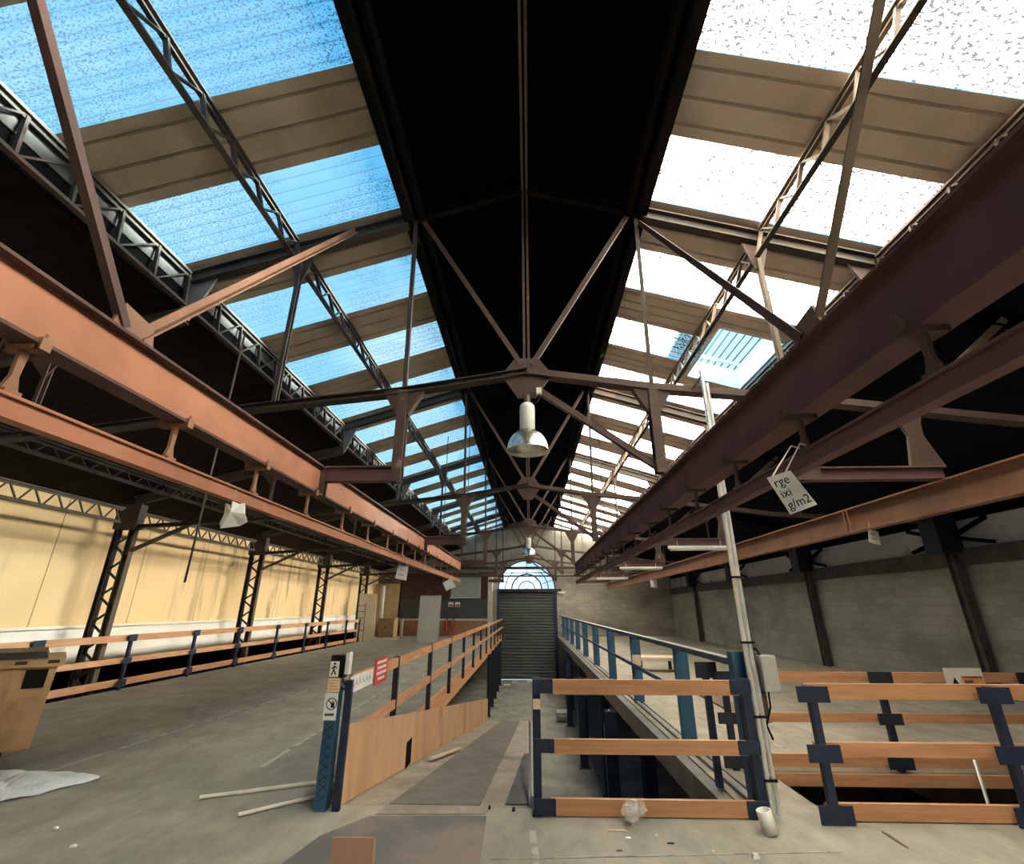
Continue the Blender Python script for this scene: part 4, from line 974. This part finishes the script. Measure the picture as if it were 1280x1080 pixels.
# leaning white door
t = thing('door_panel', (-5.2, 25.7, 0), 'pale grey-white door leaf standing upright on the left deck', 'door')
MB().prism([(-5.75, 25.6, .01), (-4.65, 25.6, .01), (-4.62, 25.75, 2.25), (-5.72, 25.75, 2.25)], (0, .05, 0)).build('leaf', 'door', t)
m = MB(); m.prism([(-4.68, 25.595, .02), (-4.65, 25.595, .02), (-4.62, 25.745, 2.24), (-4.65, 25.745, 2.24)], (0, .01, 0)); m.prism([(-5.72, 25.742, 2.19), (-4.62, 25.742, 2.19), (-4.62, 25.745, 2.25), (-5.72, 25.745, 2.25)], (0, .01, 0)); m.build('edge_trim', 'screen', t)
m = MB(); m.bar((-5.2, 25.75, 1.2), (-5.2, 26.45, .03), .05, .05); m.build('prop', 'pallet', t)
# beige board leaning at the left
t = MB().prism([(-9.02, 26.0, .01), (-8.15, 26.3, .01), (-8.30, 26.6, 2.35), (-9.15, 26.3, 2.35)], (0, .04, 0)).build('leaning_board', 'beige')
tag(t, 'tall beige board standing at the far end of the left guardrail', 'board')
# cabinet, trestle and boards near the corner
t = thing('wooden_cabinet', (-9.1, 30.4, 0), 'old brown wooden cabinet at the far left corner of the deck', 'cabinet')
MB().box(-9.0, -8.05, 29.6, 30.5, 0, 1.0).build('body', 'cabinet', t); MB().box(-9.04, -8.0, 29.55, 30.55, 1.0, 1.05).build('top', 'cabinet', t)
for x in (-8.98, -8.52): MB().box(x, x + .42, 29.58, 29.6, .1, .95).build('door', 'cabinet', t)
for x in (-8.6, -8.48): MB().box(x, x + .03, 29.56, 29.58, .5, .62).build('handle', 'black', t)
m = MB(); m.box(-8.0, -7.86, 30.9, 31.1, 0, 1.0)
tag(m.build('timber_post', 'pallet'), 'short pale timber post against the end wall beside the cabinet', 'post')
t = MB().prism([(-9.85, 31.2, 0), (-8.35, 31.3, 0), (-8.35, 31.4, 3.1), (-9.85, 31.3, 3.1)], (0, .05, 0)).build('tan_board', 'gold'); tag(t, 'glossy tan board behind the cabinet in the far left corner', 'board')
m = MB(); m.tube((-9.3, 31.05, 0), (-9.3, 31.05, 2.95), .12, 14); tag(m.build('white_pipe', 'white', smooth=True), 'thick white vertical pipe in front of the tan board in the far left corner', 'pipe')
t = thing('step_ladder', (-8.9, 25.2, 0), 'small dark metal ladder rack at the far end of the left guardrail', 'ladder')
for x in (-9.0, -8.55): MB().tube((x, 25.75, 0), (x - .1, 25.95, 1.9), .018, 8).build('stile', 'column', t)
for i in range(5): MB().tube((-9.02 - .015 * i, 25.8 + .03 * i, .55 + i * .3), (-8.57 - .015 * i, 25.8 + .03 * i, .55 + i * .3), .014, 8).build('rung', 'column', t)
random.seed(2)
for i, (x, y, w) in enumerate(((-8.0, 27.2, .5), (-7.6, 27.6, .4), (-7.9, 27.9, .3))):
    m = MB(); m.prism([(x, y, 0), (x + w, y + .1, 0), (x + w * .9, y + .3, 0), (x + .05, y + .25, 0)], (0, 0, .12 - .02 * i))
    tag(m.build('scrap_wood', 'pallet'), ('pale scrap wood on the deck beside the beige board', 'middle piece of scrap wood on the deck before the cabinet', 'rearmost piece of scrap wood on the deck before the cabinet')[i], 'scrap wood', 'scrap wood by the cabinet')
# small lamp over the gateway
t = thing('wall_lamp', (1.95, ye - .2, 2.6), 'small white lamp on the end wall right of the shutter', 'lamp')
MB().box(1.85, 2.3, ye - .22, ye - .1, 2.5, 2.62).build('housing', 'white', t); MB().box(2.0, 2.1, ye - .1, ye, 2.52, 2.6).build('bracket', 'steel', t)
# beams and pipes across the gable
for i, (z, w, lab) in enumerate(((4.05, .16, 'steel beam across the end wall above the arched window'), (3.55, .09, 'thin steel rail across the end wall over the arched window'))):
    tag(MB().ibeam((-7.6, YE - .35, z), (7.6, YE - .35, z), w, w).build('gable_beam', 'steel_rust'), lab, 'beam')
# thin hanging rods
for i, (x, y, z0, z1, lab) in enumerate(((-3.9, 5.4, 1.9, 5.2, 'long thin rod hanging before the ochre wall, left of the blank white sheet'), (-2.35, 12.9, 2.9, 6.4, 'left one of two thin rods hanging before the far left skylights'), (-1.7, 12.9, 3.2, 6.7, 'right one of two thin rods hanging before the far left skylights'),
                                        (2.1, 13.0, 3.2, 6.6, 'left one of two thin rods hanging before the far right skylights'), (2.45, 13.0, 3.0, 6.5, 'right one of two thin rods hanging before the far right skylights'))):
    tag(MB().tube((x, y, z0), (x + (.02 if x < -3 else 0), y, z1), .012, 6).build('hanging_rod', 'steel'), lab, 'rod', 'thin rods hanging from the roof')
# small lamps under the wall girder
m = MB(); Y = 9.2
# ------------------------------------------------------------------ light
w = bpy.data.worlds.new('sky'); scn.world = w; w.use_nodes = True; n = w.node_tree; n.nodes.clear()
out = n.nodes.new('ShaderNodeOutputWorld'); bg = n.nodes.new('ShaderNodeBackground')
tc = n.nodes.new('ShaderNodeTexCoord'); sp = n.nodes.new('ShaderNodeSeparateXYZ'); n.links.new(tc.outputs['Generated'], sp.inputs[0])
r = ramp(n, [(0.0, (.85, .98, 1.0)), (.10, (.62, .90, 1.0)), (.2, (.36, .72, 1.0)), (.40, (.20, .60, .94)), (.9, (.14, .51, .90))], sp.outputs[2])
cl = ramp(n, [(.52, (0, 0, 0)), (.72, (.55, .55, .55))], noise(n, tc.outputs['Generated'], 2.2, 5)).outputs[0]
n.links.new(mixc(n, cl, r.outputs[0], (.85, .95, 1.0)), bg.inputs[0]); bg.inputs[1].default_value = .54
n.links.new(bg.outputs[0], out.inputs[0])
sun = bpy.data.lights.new('sun', 'SUN'); sun.energy = 108; sun.color = (1, .94, .83); sun.angle = R(26)
so = bpy.data.objects.new('sun', sun); COL.objects.link(so)
el = R(17); d = Vector((-math.cos(el), -.06, -math.sin(el)))
so.rotation_euler = d.to_track_quat('-Z', 'Y').to_euler()

# ------------------------------------------------------------------ camera
cam = bpy.data.cameras.new('camera'); co = bpy.data.objects.new('camera', cam); COL.objects.link(co)
cam.sensor_fit = 'HORIZONTAL'; cam.sensor_width = 36; cam.lens = 36 * 582 / 1280; cam.clip_start = .05
a = math.atan((662 - 640) / 582 * math.cos(R(20.7))); p = R(20.7)
fw = Vector((-math.sin(a) * math.cos(p), math.cos(a) * math.cos(p), math.sin(p))); rt = Vector((math.cos(a), math.sin(a), 0)); up = rt.cross(fw)
co.matrix_world = Matrix(((rt.x, up.x, -fw.x, 0), (rt.y, up.y, -fw.y, 0), (rt.z, up.z, -fw.z, H), (0, 0, 0, 1)))
scn.camera = co
vs = scn.view_settings; vs.view_transform = 'Standard'; vs.look = 'None'; vs.gamma = 1; vs.use_curve_mapping = False; vs.exposure = 1.1
cy = scn.cycles; cy.use_denoising = True
try: cy.denoiser = 'OPENIMAGEDENOISE'
except Exception: pass
cy.max_bounces = 8; cy.diffuse_bounces = 4; cy.transparent_max_bounces = 12; cy.caustics_reflective = False; cy.caustics_refractive = False
